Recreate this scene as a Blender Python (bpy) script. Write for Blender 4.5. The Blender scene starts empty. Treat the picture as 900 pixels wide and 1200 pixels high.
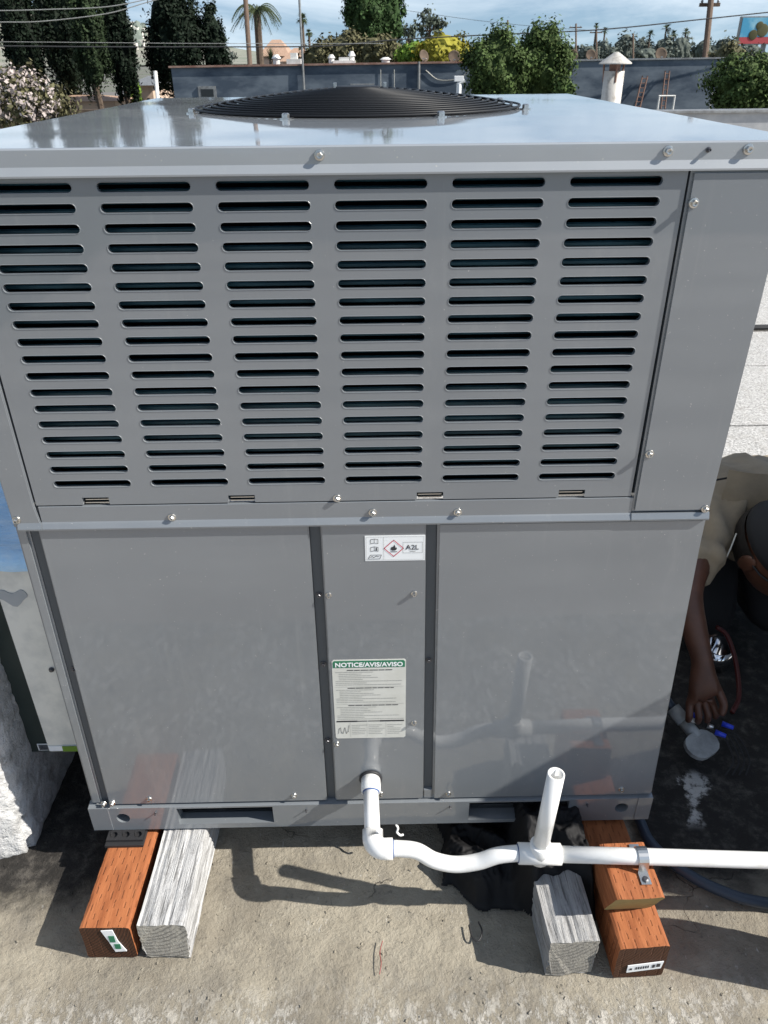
import bpy, bmesh, math, random
from mathutils import Vector, Matrix, noise as mnoise
PI = math.pi
rnd = random.Random(7)
sc = bpy.context.scene
COL = sc.collection

# ------------------------------------------------------------------ camera
F_PX = 901.0
CAM = Vector((0.0223, -0.9644, 1.3636))
def cam_axes(pitch, roll, yaw):
    f = Vector((0, math.cos(pitch), -math.sin(pitch))); u = Vector((0, math.sin(pitch), math.cos(pitch))); r = Vector((1, 0, 0))
    Y = Matrix.Rotation(yaw, 3, 'Z'); f, u, r = Y @ f, Y @ u, Y @ r
    c, s = math.cos(roll), math.sin(roll)
    return c*r + s*u, c*u - s*r, f
CR, CU, CF = cam_axes(.5354, -.0102, -.0116)
cd = bpy.data.cameras.new('camera'); cam = bpy.data.objects.new('camera', cd); COL.objects.link(cam)
cam.matrix_world = Matrix(((CR.x, CU.x, -CF.x, CAM.x), (CR.y, CU.y, -CF.y, CAM.y), (CR.z, CU.z, -CF.z, CAM.z), (0, 0, 0, 1)))
cd.sensor_fit = 'VERTICAL'; cd.sensor_height = 24; cd.lens = 24*F_PX/1200; cd.clip_start = .02; cd.clip_end = 9000
cd.dof.use_dof = True; cd.dof.focus_distance = 1.35; cd.dof.aperture_fstop = 14
sc.camera = cam
def at(px, py, Y):                      # where a photo point lies at depth Y
    d = CF + CR*((px-450)/F_PX) + CU*((600-py)/F_PX)
    return CAM + d*((Y-CAM.y)/d.y)

# ------------------------------------------------------------------ sky, sun, exposure
SUN = Vector((.972, -.235, .822)).normalized()
w = bpy.data.worlds.new('World'); sc.world = w; w.use_nodes = True
nt = w.node_tree; N = nt.nodes; L = nt.links
bg = N['Background']; bg.inputs[1].default_value = .08
sky = N.new('ShaderNodeTexSky'); sky.sky_type = 'NISHITA'; sky.sun_disc = False
sky.sun_elevation = math.asin(SUN.z); sky.sun_rotation = math.atan2(SUN.x, SUN.y); sky.air_density = 1.0; sky.dust_density = .3; sky.ozone_density = 2.0
tc = N.new('ShaderNodeTexCoord'); mp = N.new('ShaderNodeMapping'); mp.inputs['Scale'].default_value = (1.2, 1.2, 7)
nz = N.new('ShaderNodeTexNoise'); nz.inputs['Scale'].default_value = 1.7; nz.inputs['Detail'].default_value = 8; nz.inputs['Roughness'].default_value = .62; nz.inputs['Distortion'].default_value = .5
cr = N.new('ShaderNodeValToRGB'); cr.color_ramp.elements[0].position = .42; cr.color_ramp.elements[1].position = .72
mx = N.new('ShaderNodeMixRGB'); mx.inputs[2].default_value = (9.4, 10.2, 10.8, 1)
mu = N.new('ShaderNodeMath'); mu.operation = 'MULTIPLY'; mu.inputs[1].default_value = .8
L.new(tc.outputs['Generated'], mp.inputs[0]); L.new(mp.outputs[0], nz.inputs['Vector']); L.new(nz.outputs[0], cr.inputs[0]); L.new(cr.outputs[0], mu.inputs[0])
sx = N.new('ShaderNodeSeparateXYZ'); L.new(tc.outputs['Generated'], sx.inputs[0])     # lift the view a little off the yellow horizon band
za = N.new('ShaderNodeMath'); za.operation = 'MULTIPLY_ADD'; za.inputs[1].default_value = .85; za.inputs[2].default_value = .11
zb_ = N.new('ShaderNodeMath'); zb_.operation = 'ABSOLUTE'; L.new(sx.outputs[2], zb_.inputs[0]); L.new(zb_.outputs[0], za.inputs[0])
cx_ = N.new('ShaderNodeCombineXYZ'); L.new(sx.outputs[0], cx_.inputs[0]); L.new(sx.outputs[1], cx_.inputs[1]); L.new(za.outputs[0], cx_.inputs[2]); L.new(cx_.outputs[0], sky.inputs['Vector'])
L.new(mu.outputs[0], mx.inputs[0]); L.new(sky.outputs[0], mx.inputs[1]); L.new(mx.outputs[0], bg.inputs[0])
sd = bpy.data.lights.new('sun', 'SUN'); sd.energy = 5.0; sd.angle = math.radians(.5); sd.color = (1, .95, .87)
so = bpy.data.objects.new('sun', sd); COL.objects.link(so); so.rotation_euler = SUN.to_track_quat('Z', 'Y').to_euler()
sc.view_settings.view_transform = 'Standard'; sc.view_settings.look = 'None'; sc.view_settings.exposure = .62; sc.view_settings.gamma = 1
sc.render.engine = 'CYCLES'
sc.cycles.max_bounces = 6; sc.cycles.transparent_max_bounces = 8

# ------------------------------------------------------------------ materials
def mat(name, col, rough=.6, metal=0, col2=None, nscale=12, ndet=5, lo=.4, hi=.65, bump=0, bscale=60, bdist=.004, coat=0, coat_rough=.05, coat_ior=1.5, stretch=None, rvar=0, spec=.5, island=0):
    m = bpy.data.materials.new(name); m.use_nodes = True
    nt = m.node_tree; N = nt.nodes; L = nt.links; b = N['Principled BSDF']
    b.inputs['Base Color'].default_value = (*col, 1); b.inputs['Roughness'].default_value = rough; b.inputs['Metallic'].default_value = metal
    b.inputs['Specular IOR Level'].default_value = spec
    b.inputs['Coat Weight'].default_value = coat; b.inputs['Coat Roughness'].default_value = coat_rough; b.inputs['Coat IOR'].default_value = coat_ior
    tc = N.new('ShaderNodeTexCoord'); src = tc.outputs['Object']
    if stretch:
        mp = N.new('ShaderNodeMapping'); mp.inputs['Scale'].default_value = stretch; L.new(src, mp.inputs[0]); src = mp.outputs[0]
    last = None
    if col2 is not None:
        n = N.new('ShaderNodeTexNoise'); n.inputs['Scale'].default_value = nscale; n.inputs['Detail'].default_value = ndet; n.inputs['Roughness'].default_value = .6
        L.new(src, n.inputs['Vector'])
        r = N.new('ShaderNodeValToRGB'); r.color_ramp.elements[0].position = lo; r.color_ramp.elements[1].position = hi
        r.color_ramp.elements[0].color = (*col, 1); r.color_ramp.elements[1].color = (*col2, 1)
        L.new(n.outputs[0], r.inputs[0]); last = r.outputs[0]
        if rvar:
            mr = N.new('ShaderNodeMapRange'); mr.inputs['To Min'].default_value = max(.02, rough-rvar); mr.inputs['To Max'].default_value = rough+rvar
            L.new(n.outputs[0], mr.inputs[0]); L.new(mr.outputs[0], b.inputs['Roughness'])
    if island:
        g = N.new('ShaderNodeNewGeometry'); hs = N.new('ShaderNodeHueSaturation')
        mr = N.new('ShaderNodeMapRange'); mr.inputs['To Min'].default_value = 1-island; mr.inputs['To Max'].default_value = 1+island
        L.new(g.outputs['Random Per Island'], mr.inputs[0]); L.new(mr.outputs[0], hs.inputs['Value'])
        if last: L.new(last, hs.inputs['Color'])
        else: hs.inputs['Color'].default_value = (*col, 1)
        last = hs.outputs[0]
    if last: L.new(last, b.inputs['Base Color'])
    if bump:
        n2 = N.new('ShaderNodeTexNoise'); n2.inputs['Scale'].default_value = bscale; n2.inputs['Detail'].default_value = 6; n2.inputs['Roughness'].default_value = .65
        L.new(src, n2.inputs['Vector'])
        bp = N.new('ShaderNodeBump'); bp.inputs['Strength'].default_value = bump; bp.inputs['Distance'].default_value = bdist
        L.new(n2.outputs[0], bp.inputs['Height']); L.new(bp.outputs[0], b.inputs['Normal'])
    m.diffuse_color = (*col, 1)
    return m
class G:                                   # tiny node-graph helper for the special materials
    def __init__(s, m): s.nt = m.node_tree; s.N = s.nt.nodes; s.L = s.nt.links; s.b = s.N['Principled BSDF']; s.tc = s.N.new('ShaderNodeTexCoord').outputs['Object']
    def lk(s, a, b): s.L.new(a, b)
    def val(s, sock, v):
        if hasattr(v, 'is_output'): s.L.new(v, sock)
        else: sock.default_value = v
    def mp(s, sc_=(1, 1, 1), loc=(0, 0, 0), src=None):
        n = s.N.new('ShaderNodeMapping'); n.inputs['Scale'].default_value = sc_; n.inputs['Location'].default_value = loc; s.lk(src or s.tc, n.inputs[0]); return n.outputs[0]
    def noise(s, scale, det=5, rough=.6, src=None, dist=0):
        n = s.N.new('ShaderNodeTexNoise'); n.inputs['Scale'].default_value = scale; n.inputs['Detail'].default_value = det; n.inputs['Roughness'].default_value = rough; n.inputs['Distortion'].default_value = dist; s.lk(src or s.tc, n.inputs['Vector']); return n.outputs[0]
    def voro(s, scale, feat='F1', src=None):
        n = s.N.new('ShaderNodeTexVoronoi'); n.feature = feat; n.inputs['Scale'].default_value = scale; s.lk(src or s.tc, n.inputs['Vector']); return n.outputs['Distance']
    def m(s, op, a, b=0.0, c=None):
        n = s.N.new('ShaderNodeMath'); n.operation = op; s.val(n.inputs[0], a); s.val(n.inputs[1], b)
        if c is not None: s.val(n.inputs[2], c)
        return n.outputs[0]
    def rng(s, v, a, b, c=0., d=1.):
        n = s.N.new('ShaderNodeMapRange'); n.interpolation_type = 'SMOOTHSTEP'; s.lk(v, n.inputs[0])
        for i, x in enumerate((a, b, c, d)): n.inputs[i+1].default_value = x
        return n.outputs[0]
    def mix(s, f, a, b):
        n = s.N.new('ShaderNodeMixRGB'); s.val(n.inputs[0], f)
        for i, x in ((1, a), (2, b)):
            if isinstance(x, tuple): n.inputs[i].default_value = (*x, 1)
            else: s.lk(x, n.inputs[i])
        return n.outputs[0]
    def xyz(s, src=None):
        n = s.N.new('ShaderNodeSeparateXYZ'); s.lk(src or s.tc, n.inputs[0]); return n.outputs
    def bump(s, h, strength, dist):
        n = s.N.new('ShaderNodeBump'); n.inputs['Strength'].default_value = strength; n.inputs['Distance'].default_value = dist; s.lk(h, n.inputs['Height']); s.lk(n.outputs[0], s.b.inputs['Normal']); return n
def blank(name, rough=.6, spec=.5):
    m = bpy.data.materials.new(name); m.use_nodes = True; g = G(m); g.b.inputs['Roughness'].default_value = rough; g.b.inputs['Specular IOR Level'].default_value = spec; return m, g

def painted_steel(name, c1, c2, coat=1.0):
    m, g = blank(name, .42)
    n = g.noise(2.2, 4); dust = g.noise(7, 8, .7, src=g.mp((1, 1, .35))); fine = g.noise(160, 3)
    col = g.mix(g.rng(n, .35, .65), c1, c2)
    col = g.mix(g.m('MULTIPLY', g.rng(dust, .56, .8), .22), col, (.42, .42, .40))
    speck = g.rng(g.noise(210, 2, .5), .73, .77); run = g.noise(26, 4, .6, src=g.mp((2, 2, .12)))
    col = g.mix(g.m('MULTIPLY', g.rng(run, .58, .8), .09), col, (.40, .40, .37)); col = g.mix(g.m('MULTIPLY', speck, .5), col, (.50, .49, .45))
    g.lk(col, g.b.inputs['Base Color'])
    g.b.inputs['Coat Weight'].default_value = coat; g.b.inputs['Coat IOR'].default_value = 1.66
    g.lk(g.rng(dust, 0.4, .8, .028, .08), g.b.inputs['Coat Roughness'])
    g.lk(g.rng(n, .3, .7, .36, .5), g.b.inputs['Roughness'])
    g.b.inputs['Metallic'].default_value = 0
    h = g.m('ADD', g.m('MULTIPLY', g.noise(1.6, 2, .4), 1.0), g.m('MULTIPLY', fine, .004))
    bp = g.bump(h, .26, .02); g.lk(bp.outputs[0], g.b.inputs['Coat Normal'])
    return m
M = {}
M['panel'] = painted_steel('grey_painted_steel', (.158, .174, .190), (.174, .190, .206))
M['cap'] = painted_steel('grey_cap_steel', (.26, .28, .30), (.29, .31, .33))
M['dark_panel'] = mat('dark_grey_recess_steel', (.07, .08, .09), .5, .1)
M['black'] = mat('black_interior_shade', (.004, .004, .005), .9, spec=.0)  # paints the shade inside openings as plain black
M['coil'] = mat('condenser_coil_black', (.03, .085, .115), .4, .2, col2=(.06, .16, .20), nscale=9, stretch=(1, 1, 6))
M['wire'] = mat('black_coated_wire', (.010, .011, .013), .5, spec=.3)
M['zinc'] = mat('zinc_screw', (.62, .61, .58), .28, 1, col2=(.45, .44, .42), nscale=300)
M['dzinc'] = mat('dark_screw', (.12, .12, .13), .4, .8)
M['rubber'] = mat('black_rubber', (.018, .018, .02), .62, bump=.3, bscale=200, bdist=.001)
M['pvc'] = mat('white_pvc', (.80, .80, .785), .30, 0, col2=(.66, .65, .60), nscale=22, lo=.55, hi=.8, coat=.3, coat_rough=.12)
M['pvc_in'] = mat('pvc_bore', (.6, .6, .58), .5)
M['primer'] = mat('blue_pipe_glue', (.05, .10, .25), .5)
M['label'] = mat('white_label', (.80, .82, .83), .45)
M['paper'] = mat('notice_paper', (.62, .62, .575), .5, col2=(.57, .57, .52), nscale=30)
M['green'] = mat('label_green', (.015, .17, .085), .45)
M['ink'] = mat('label_ink', (.03, .03, .035), .6)
M['lightink'] = mat('fine_print_ink', (.33, .33, .31), .6)
M['red'] = mat('label_red', (.55, .03, .07), .5)
M['hose'] = mat('dark_blue_hose', (.03, .045, .07), .42)
M['galv'] = mat('galvanised_sheet', (.72, .72, .68), .36, .15, col2=(.55, .56, .54), nscale=16, lo=.42, hi=.66, rvar=.1, bump=.12, bscale=9, bdist=.01)
M['galv_shade'] = mat('shaded_galvanised_sheet', (.03, .045, .042), .4, .3, col2=(.045, .06, .055), nscale=6)  # galvanised sheet with its shade and reflected trees painted in as dark green
M['sky_blue_top'] = mat('sky_reflection_blue', (.45, .70, .94), .2, 0, col2=(.66, .82, .95), nscale=18, lo=.45, hi=.7, stretch=(1, 3, 1), bump=.5, bscale=26, bdist=.01)  # sky reflected in the duct top, painted as blue
M['bag'] = mat('black_plastic_bag', (.008, .008, .009), .7, spec=.25)
M['strap'] = mat('galvanised_strap', (.66, .66, .64), .3, 1)

def ground_mat():
    m, g = blank('roof_coating', .85, .3)
    x, y, z = g.xyz()
    n1 = g.noise(3.2, 8, .65); n2 = g.noise(22, 8, .7); n3 = g.noise(110, 5, .7); n4 = g.noise(9, 7, .7, dist=.6)
    col = g.mix(g.rng(n1, .40, .62), (.225, .20, .158), (.345, .31, .245))
    col = g.mix(g.m('MULTIPLY', g.rng(n2, .45, .75), .35), col, (.42, .39, .32))
    col = g.mix(g.m('MULTIPLY', g.rng(n4, .46, .7), .5), col, (.19, .175, .15))
    col = g.mix(g.m('MULTIPLY', g.rng(n3, .56, .70), .5), col, (.11, .10, .085))
    # flaked remains of white paint, thick near the front left
    fl = g.noise(46, 7, .8, src=g.mp((1.5, .8, 1))); md = g.noise(7, 5, .6)
    front = g.rng(g.m('ADD', y, g.m('MULTIPLY', md, .26)), -.08, -.22)
    wm = g.m('MULTIPLY', g.rng(fl, .47, .55), g.m('MULTIPLY', front, g.rng(md, .36, .56)))
    col = g.mix(g.m('MULTIPLY', wm, .75), col, (.64, .625, .59))
    spk = g.m('MULTIPLY', g.rng(g.noise(80, 3, .6, src=g.mp((1.8, .8, 1))), .66, .72), g.rng(md, .42, .66))
    col = g.mix(g.m('MULTIPLY', spk, .75), col, (.60, .58, .54))
    # cracks
    wob = g.N.new('ShaderNodeVectorMath'); wob.operation = 'ADD'
    nn = g.N.new('ShaderNodeTexNoise'); nn.inputs['Scale'].default_value = 9; nn.inputs['Detail'].default_value = 6; g.lk(g.tc, nn.inputs['Vector'])
    sc2 = g.N.new('ShaderNodeVectorMath'); sc2.operation = 'SCALE'; sc2.inputs['Scale'].default_value = .16; g.lk(nn.outputs['Color'], sc2.inputs[0])
    g.lk(g.tc, wob.inputs[0]); g.lk(sc2.outputs[0], wob.inputs[1])
    ck = g.voro(7, 'DISTANCE_TO_EDGE', src=wob.outputs[0])
    crack = g.m('MULTIPLY', g.rng(ck, .012, .003), g.rng(g.noise(5, 3), .56, .68))
    col = g.mix(g.m('MULTIPLY', crack, .8), col, (.07, .06, .05))
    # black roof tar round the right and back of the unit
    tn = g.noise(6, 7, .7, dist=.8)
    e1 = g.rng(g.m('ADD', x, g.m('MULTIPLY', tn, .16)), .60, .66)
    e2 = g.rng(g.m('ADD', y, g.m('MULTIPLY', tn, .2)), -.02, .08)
    tar_shade = g.m('MULTIPLY', e1, e2)
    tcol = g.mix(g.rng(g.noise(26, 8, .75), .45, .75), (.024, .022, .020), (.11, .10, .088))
    tl1 = g.rng(g.m('ADD', x, g.m('MULTIPLY', tn, .2)), -.28, -.38); tl2 = g.rng(g.m('ADD', y, g.m('MULTIPLY', tn, .2)), -.03, .06)  # left of the unit, its shade is painted in the tar colour
    tar_shade = g.m('MAXIMUM', tar_shade, g.m('MULTIPLY', tl1, tl2))
    col = g.mix(tar_shade, col, tcol)
    # splash of white paint on the tar
    sp = g.noise(15, 7, .7, dist=.5)
    dx = g.m('ABSOLUTE', g.m('SUBTRACT', g.m('SUBTRACT', x, .69), g.m('MULTIPLY', g.m('SUBTRACT', y, .12), .33)))
    s1 = g.rng(g.m('ADD', dx, g.m('MULTIPLY', g.m('SUBTRACT', sp, .5), .13)), .022, .008)
    s2 = g.m('MULTIPLY', g.rng(y, .04, .08), g.rng(y, .205, .18))
    col = g.mix(g.m('MULTIPLY', g.m('MULTIPLY', s1, s2), g.rng(g.noise(40, 6, .7), .36, .5)), col, (.52, .51, .49))
    g.lk(col, g.b.inputs['Base Color'])
    h = g.m('ADD', g.m('MULTIPLY', g.noise(36, 9, .72), .8), g.m('ADD', g.m('MULTIPLY', n3, .5), g.m('MULTIPLY', wm, .25)))
    h = g.m('SUBTRACT', h, g.m('MULTIPLY', crack, .6))
    g.bump(h, .85, .010)
    return m
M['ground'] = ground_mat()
def cap_sheet_mat():
    m, g = blank('white_granule_sheet', .9, .2)
    n = g.noise(140, 4, .7); n2 = g.noise(16, 6, .7)
    col = g.mix(g.rng(n, .35, .65), (.24, .235, .225), (.60, .59, .57)); col = g.mix(g.m('MULTIPLY', g.rng(n2, .45, .7), .5), col, (.36, .34, .31))
    g.lk(col, g.b.inputs['Base Color']); g.bump(n, .6, .006); return m
M['capsheet'] = cap_sheet_mat()
M['oldroof'] = mat('old_tan_roof', (.30, .26, .22), .9, col2=(.46, .42, .37), nscale=.6, stretch=(1, 5, 1), bump=.2)
M['asphalt'] = mat('far_ground', (.14, .13, .12), .9, col2=(.10, .12, .07), nscale=.05)
M['white_stucco'] = mat('aluminium_coated_stucco', (.58, .58, .575), .6, .0, col2=(.30, .30, .295), nscale=24, lo=.48, hi=.7, bump=.9, bscale=55, bdist=.012)
def wood_mat(name, c1, c2, c3, end, dash):
    m, g = blank(name, .7, .3)
    grain = g.noise(16, 6, .65, src=g.mp((6, .8, 6))); streak = g.noise(60, 4, .6, src=g.mp((3, .25, 3))); big = g.noise(5, 3)
    col = g.mix(g.rng(grain, .3, .7), c1, c2); col = g.mix(g.m('MULTIPLY', g.rng(streak, .52, .7), .6), col, c3); col = g.mix(g.m('MULTIPLY', g.rng(big, .4, .7), .3), col, c2)
    x, y, z = g.xyz(); h = g.m('MULTIPLY', streak, .4)
    if dash:                              # the rows of short pressure-treatment cuts
        row = g.m('FLOOR', g.m('MULTIPLY', x, 1/.0095)); u = g.m('FRACT', g.m('MULTIPLY', x, 1/.0095))
        jit = g.m('FRACT', g.m('MULTIPLY', row, .47)); vy = g.m('FRACT', g.m('ADD', g.m('MULTIPLY', y, 1/.034), g.m('ADD', jit, g.m('MULTIPLY', g.noise(22, 2), .5))))
        d = g.m('MULTIPLY', g.rng(g.m('ABSOLUTE', g.m('SUBTRACT', u, .5)), .17, .07), g.rng(g.m('ABSOLUTE', g.m('SUBTRACT', vy, .5)), .25, .18))
        d = g.m('MULTIPLY', d, g.rng(g.noise(70, 2), .36, .5))
        col = g.mix(g.m('MULTIPLY', d, .27), col, tuple(q*.25 for q in c1)); h = g.m('SUBTRACT', h, d)
    # growth rings on the sawn end
    geo = g.N.new('ShaderNodeNewGeometry'); nx, ny, nzz = g.xyz(geo.outputs['Normal'])
    isend = g.rng(g.m('ABSOLUTE', ny), .75, .9)
    rr = g.m('SQRT', g.m('ADD', g.m('POWER', g.m('ADD', x, .09), 2), g.m('POWER', g.m('SUBTRACT', z, .12), 2)))
    ring = g.m('SINE', g.m('ADD', g.m('MULTIPLY', rr, 1150), g.m('MULTIPLY', g.noise(30, 4), 7)))
    ecol = g.mix(g.rng(ring, -.3, .9), end, tuple(q*.45 for q in end))
    col = g.mix(isend, col, ecol)
    g.lk(col, g.b.inputs['Base Color']); g.bump(h, .5, .004); return m
M['redwood'] = wood_mat('brown_treated_lumber', (.25, .078, .028), (.38, .135, .052), (.11, .036, .015), (.075, .030, .014), True)
M['redwood_end'] = mat('fresh_yellow_wood', (.33, .26, .10), .7, col2=(.20, .17, .07), nscale=60, stretch=(1, 1, 8))
def grey_wood(nm, kk):
    m, g = blank(nm, .85, .2)
    s = g.noise(40, 6, .7, src=g.mp((4, .3, 4))); n = g.noise(24, 6, .7); f = g.noise(90, 4, .7)
    cr = g.noise(60, 5, .7, src=g.mp((3.2, .16, 3.2)), dist=.4)
    col = g.mix(g.rng(s, .3, .62), (.30, .30, .305), (.52, .52, .52)); col = g.mix(g.m('MULTIPLY', g.rng(n, .5, .72), .5), col, (.44, .43, .40)); col = g.mix(g.m('MULTIPLY', g.rng(f, .56, .7), .5), col, (.20, .19, .18))
    col = g.mix(g.m('MULTIPLY', g.rng(cr, .46, .39), .7), col, (.10, .098, .095)); col = g.mix(g.m('MULTIPLY', g.rng(cr, .55, .68), .5), col, (.70, .70, .69))
    geo = g.N.new('ShaderNodeNewGeometry'); nx, ny, nzz = g.xyz(geo.outputs['Normal'])
    x, y, z = g.xyz(); rr = g.m('SQRT', g.m('ADD', g.m('POWER', g.m('ADD', x, .03), 2), g.m('POWER', g.m('SUBTRACT', z, .13), 2)))
    ring = g.m('SINE', g.m('ADD', g.m('MULTIPLY', rr, 700), g.m('MULTIPLY', g.noise(40, 4), 9)))
    ecol = g.mix(g.rng(ring, -.2, 1), (.36, .34, .30), (.20, .19, .17)); ecol = g.mix(g.m('MULTIPLY', g.rng(n, .45, .65), .7), ecol, (.50, .47, .40))
    col = g.mix(g.rng(g.m('ABSOLUTE', ny), .7, .9), col, ecol)
    col = g.mix(1-kk, col, (.16, .155, .145))
    g.lk(col, g.b.inputs['Base Color']); g.bump(g.m('ADD', g.m('ADD', s, g.m('MULTIPLY', f, .4)), cr), .8, .005); return m
M['greywood'] = grey_wood('weathered_white_lumber', 1.0); M['greywood_dark'] = grey_wood('weathered_grey_lumber', .68)
M['skin'] = mat('brown_skin', (.075, .031, .018), .5, col2=(.10, .042, .025), nscale=30, bump=.15, bscale=120, bdist=.001)
M['shirt'] = mat('tan_shirt', (.25, .205, .145), .9, col2=(.19, .155, .11), nscale=10, bump=.3, bscale=260, bdist=.001)
M['trouser'] = mat('black_trousers', (.010, .010, .012), .85)
M['capcloth'] = mat('black_cap_cloth', (.008, .009, .012), .75, bump=.2, bscale=300, bdist=.0005)
M['hair'] = mat('black_hair', (.012, .010, .009), .6)
M['chrome'] = mat('chrome', (.8, .8, .82), .08, 1)
M['greyplastic'] = mat('grey_pipe_fitting', (.30, .315, .32), .5, col2=(.20, .21, .215), nscale=30)
M['bluepl'] = mat('blue_wire_nut', (.02, .05, .55), .4)
M['darkred'] = mat('dark_red_rubber', (.07, .006, .005), .5)
M['redpl'] = mat('red_rubber_hose', (.22, .012, .012), .45)
M['navy'] = mat('navy_stucco_wall', (.045, .066, .095), .8, col2=(.125, .155, .188), nscale=1.6, ndet=9, lo=.4, hi=.62, stretch=(.6, .6, 1.5), bump=.3, bscale=20)
M['clay'] = mat('red_clay_coping', (.20, .10, .075), .8, col2=(.30, .20, .16), nscale=4)
M['white'] = mat('white_paint', (.74, .73, .70), .6, col2=(.6, .59, .56), nscale=6)
M['dusty_white'] = mat('weathered_white_metal', (.50, .48, .44), .55, .1, col2=(.28, .25, .21), nscale=14, lo=.5, hi=.75)
M['grey_metal'] = mat('grey_metal', (.30, .31, .31), .5, .5, col2=(.2, .2, .2), nscale=10)
M['parapet'] = mat('grey_parapet_coating', (.33, .345, .36), .7, col2=(.45, .46, .46), nscale=3, bump=.3, bscale=14)
M['beige'] = mat('beige_stucco', (.60, .45, .34), .8, col2=(.52, .38, .29), nscale=2)
M['roof_tile'] = mat('tan_tile_roof', (.34, .22, .15), .8, col2=(.42, .28, .20), nscale=6)
M['house_wall'] = mat('pale_house_wall', (.58, .55, .50), .8, island=.3)
M['glass'] = mat('dark_window_glass', (.02, .025, .03), .12)
M['bark'] = mat('brown_bark', (.12, .085, .06), .9, col2=(.07, .05, .035), nscale=8)
M['pole'] = mat('weathered_pole', (.13, .085, .058), .85, col2=(.09, .06, .042), nscale=5, stretch=(4, 4, .4))
M['wire_line'] = mat('cable_sheath', (.05, .05, .05), .6)
M['pale_line'] = mat('bright_cable', (.55, .54, .50), .4, .6)
M['rust'] = mat('rusty_brown_steel', (.16, .085, .06), .7)
def leafm(name, c, isl=.5):
    m = mat(name, c, .7, island=isl, spec=.12); b = m.node_tree.nodes['Principled BSDF']
    return m
M['cypress'] = leafm('cypress_leaves', (.009, .016, .009))
M['cypress_lit'] = leafm('sunlit_cypress_leaves', (.024, .038, .017))  # cypress leaves with sunlight painted in as a lighter green
M['ficus'] = leafm('ficus_leaves', (.035, .066, .022))
M['bush'] = leafm('bush_leaves', (.06, .092, .028))
M['yellow'] = leafm('yellow_green_leaves', (.23, .21, .03), .35)
M['lime'] = leafm('lime_leaves', (.12, .20, .03), .35)
M['hedge'] = leafm('dry_hedge_leaves', (.10, .095, .05))
M['palm'] = leafm('palm_fronds', (.065, .085, .040), .4)
M['euc'] = leafm('eucalyptus_leaves', (.075, .092, .07), .4)
M['distant'] = leafm('hazed_leaves', (.12, .14, .12), .4)  # far haze painted into the leaf colour as pale grey-green
M['blossom'] = leafm('pale_pink_blossom', (.36, .31, .29), .4)
M['hill'] = mat('hill_scrub', (.17, .19, .14), .9, col2=(.28, .26, .22), nscale=.02)

# ------------------------------------------------------------------ object helpers
def org(o):
    p = Vector((0, 0, 0))
    while o: p += o.location; o = o.parent
    return p
def obj(name, bm, m, parent=None, smooth=False, mods=None):
    if isinstance(bm, bpy.types.Mesh): me = bm
    else:
        me = bpy.data.meshes.new(name); bm.normal_update(); bm.to_mesh(me); bm.free()
    if m: me.materials.append(M[m] if isinstance(m, str) else m)
    if smooth: me.polygons.foreach_set('use_smooth', [True]*len(me.polygons))
    o = bpy.data.objects.new(name, me); COL.objects.link(o)
    if parent: o.parent = parent; o.location = -org(parent)
    return o
def tag(o, label=None, cat=None, group=None, kind=None):
    if label: o['label'] = label
    if cat: o['category'] = cat
    if group: o['group'] = group
    if kind: o['kind'] = kind
    return o
def thing(name, loc, label, cat, group=None):
    o = bpy.data.objects.new(name, None); COL.objects.link(o); o.location = loc; o.empty_display_size = .05
    return tag(o, label, cat, group)
def copy_tree(o, parent=None):
    c = o.copy(); COL.objects.link(c)
    if parent: c.parent = parent
    for ch in list(o.children): copy_tree(ch, c)
    return c
NB = bmesh.new
def box(bm, x0, x1, y0, y1, z0, z1, bev=0):
    r = bmesh.ops.create_cube(bm, size=1, matrix=Matrix.Translation(((x0+x1)/2, (y0+y1)/2, (z0+z1)/2)) @ Matrix.Diagonal((abs(x1-x0), abs(y1-y0), abs(z1-z0), 1)))
    if bev:
        es = {e for v in r['verts'] for e in v.link_edges}
        bmesh.ops.bevel(bm, geom=list(es), offset=bev, segments=2, profile=.7, affect='EDGES')
    return bm
def poly_ext(bm, pts, y0, y1, bev=0):     # outline in x,z extruded from y0 (front) to y1
    a = [bm.verts.new((x, y0, z)) for x, z in pts]; b = [bm.verts.new((x, y1, z)) for x, z in pts]; n = len(pts)
    fs = [bm.faces.new(a), bm.faces.new(b[::-1])] + [bm.faces.new((a[i], b[i], b[(i+1) % n], a[(i+1) % n])) for i in range(n)]
    bmesh.ops.recalc_face_normals(bm, faces=fs)
    if bev: bmesh.ops.bevel(bm, geom=[e for e in fs[0].edges]+[a_e for a_e in {e for v in a for e in v.link_edges if v.co.y != (v.link_edges[0].other_vert(v)).co.y}], offset=bev, segments=2, affect='EDGES')
    return bm
def frames(path, closed=False):
    P = [Vector(p) for p in path]; T = []
    for i in range(len(P)):
        a = P[max(i-1, 0)]; b = P[min(i+1, len(P)-1)]; T.append((b-a).normalized())
    up = Vector((0, 0, 1)) if abs(T[0].z) < .9 else Vector((0, 1, 0))
    n = (up - T[0]*up.dot(T[0])).normalized(); out = []
    for i, t in enumerate(T):
        n = (n - t*n.dot(t)).normalized(); out.append((P[i], t, n, t.cross(n)))
    return out
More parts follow.
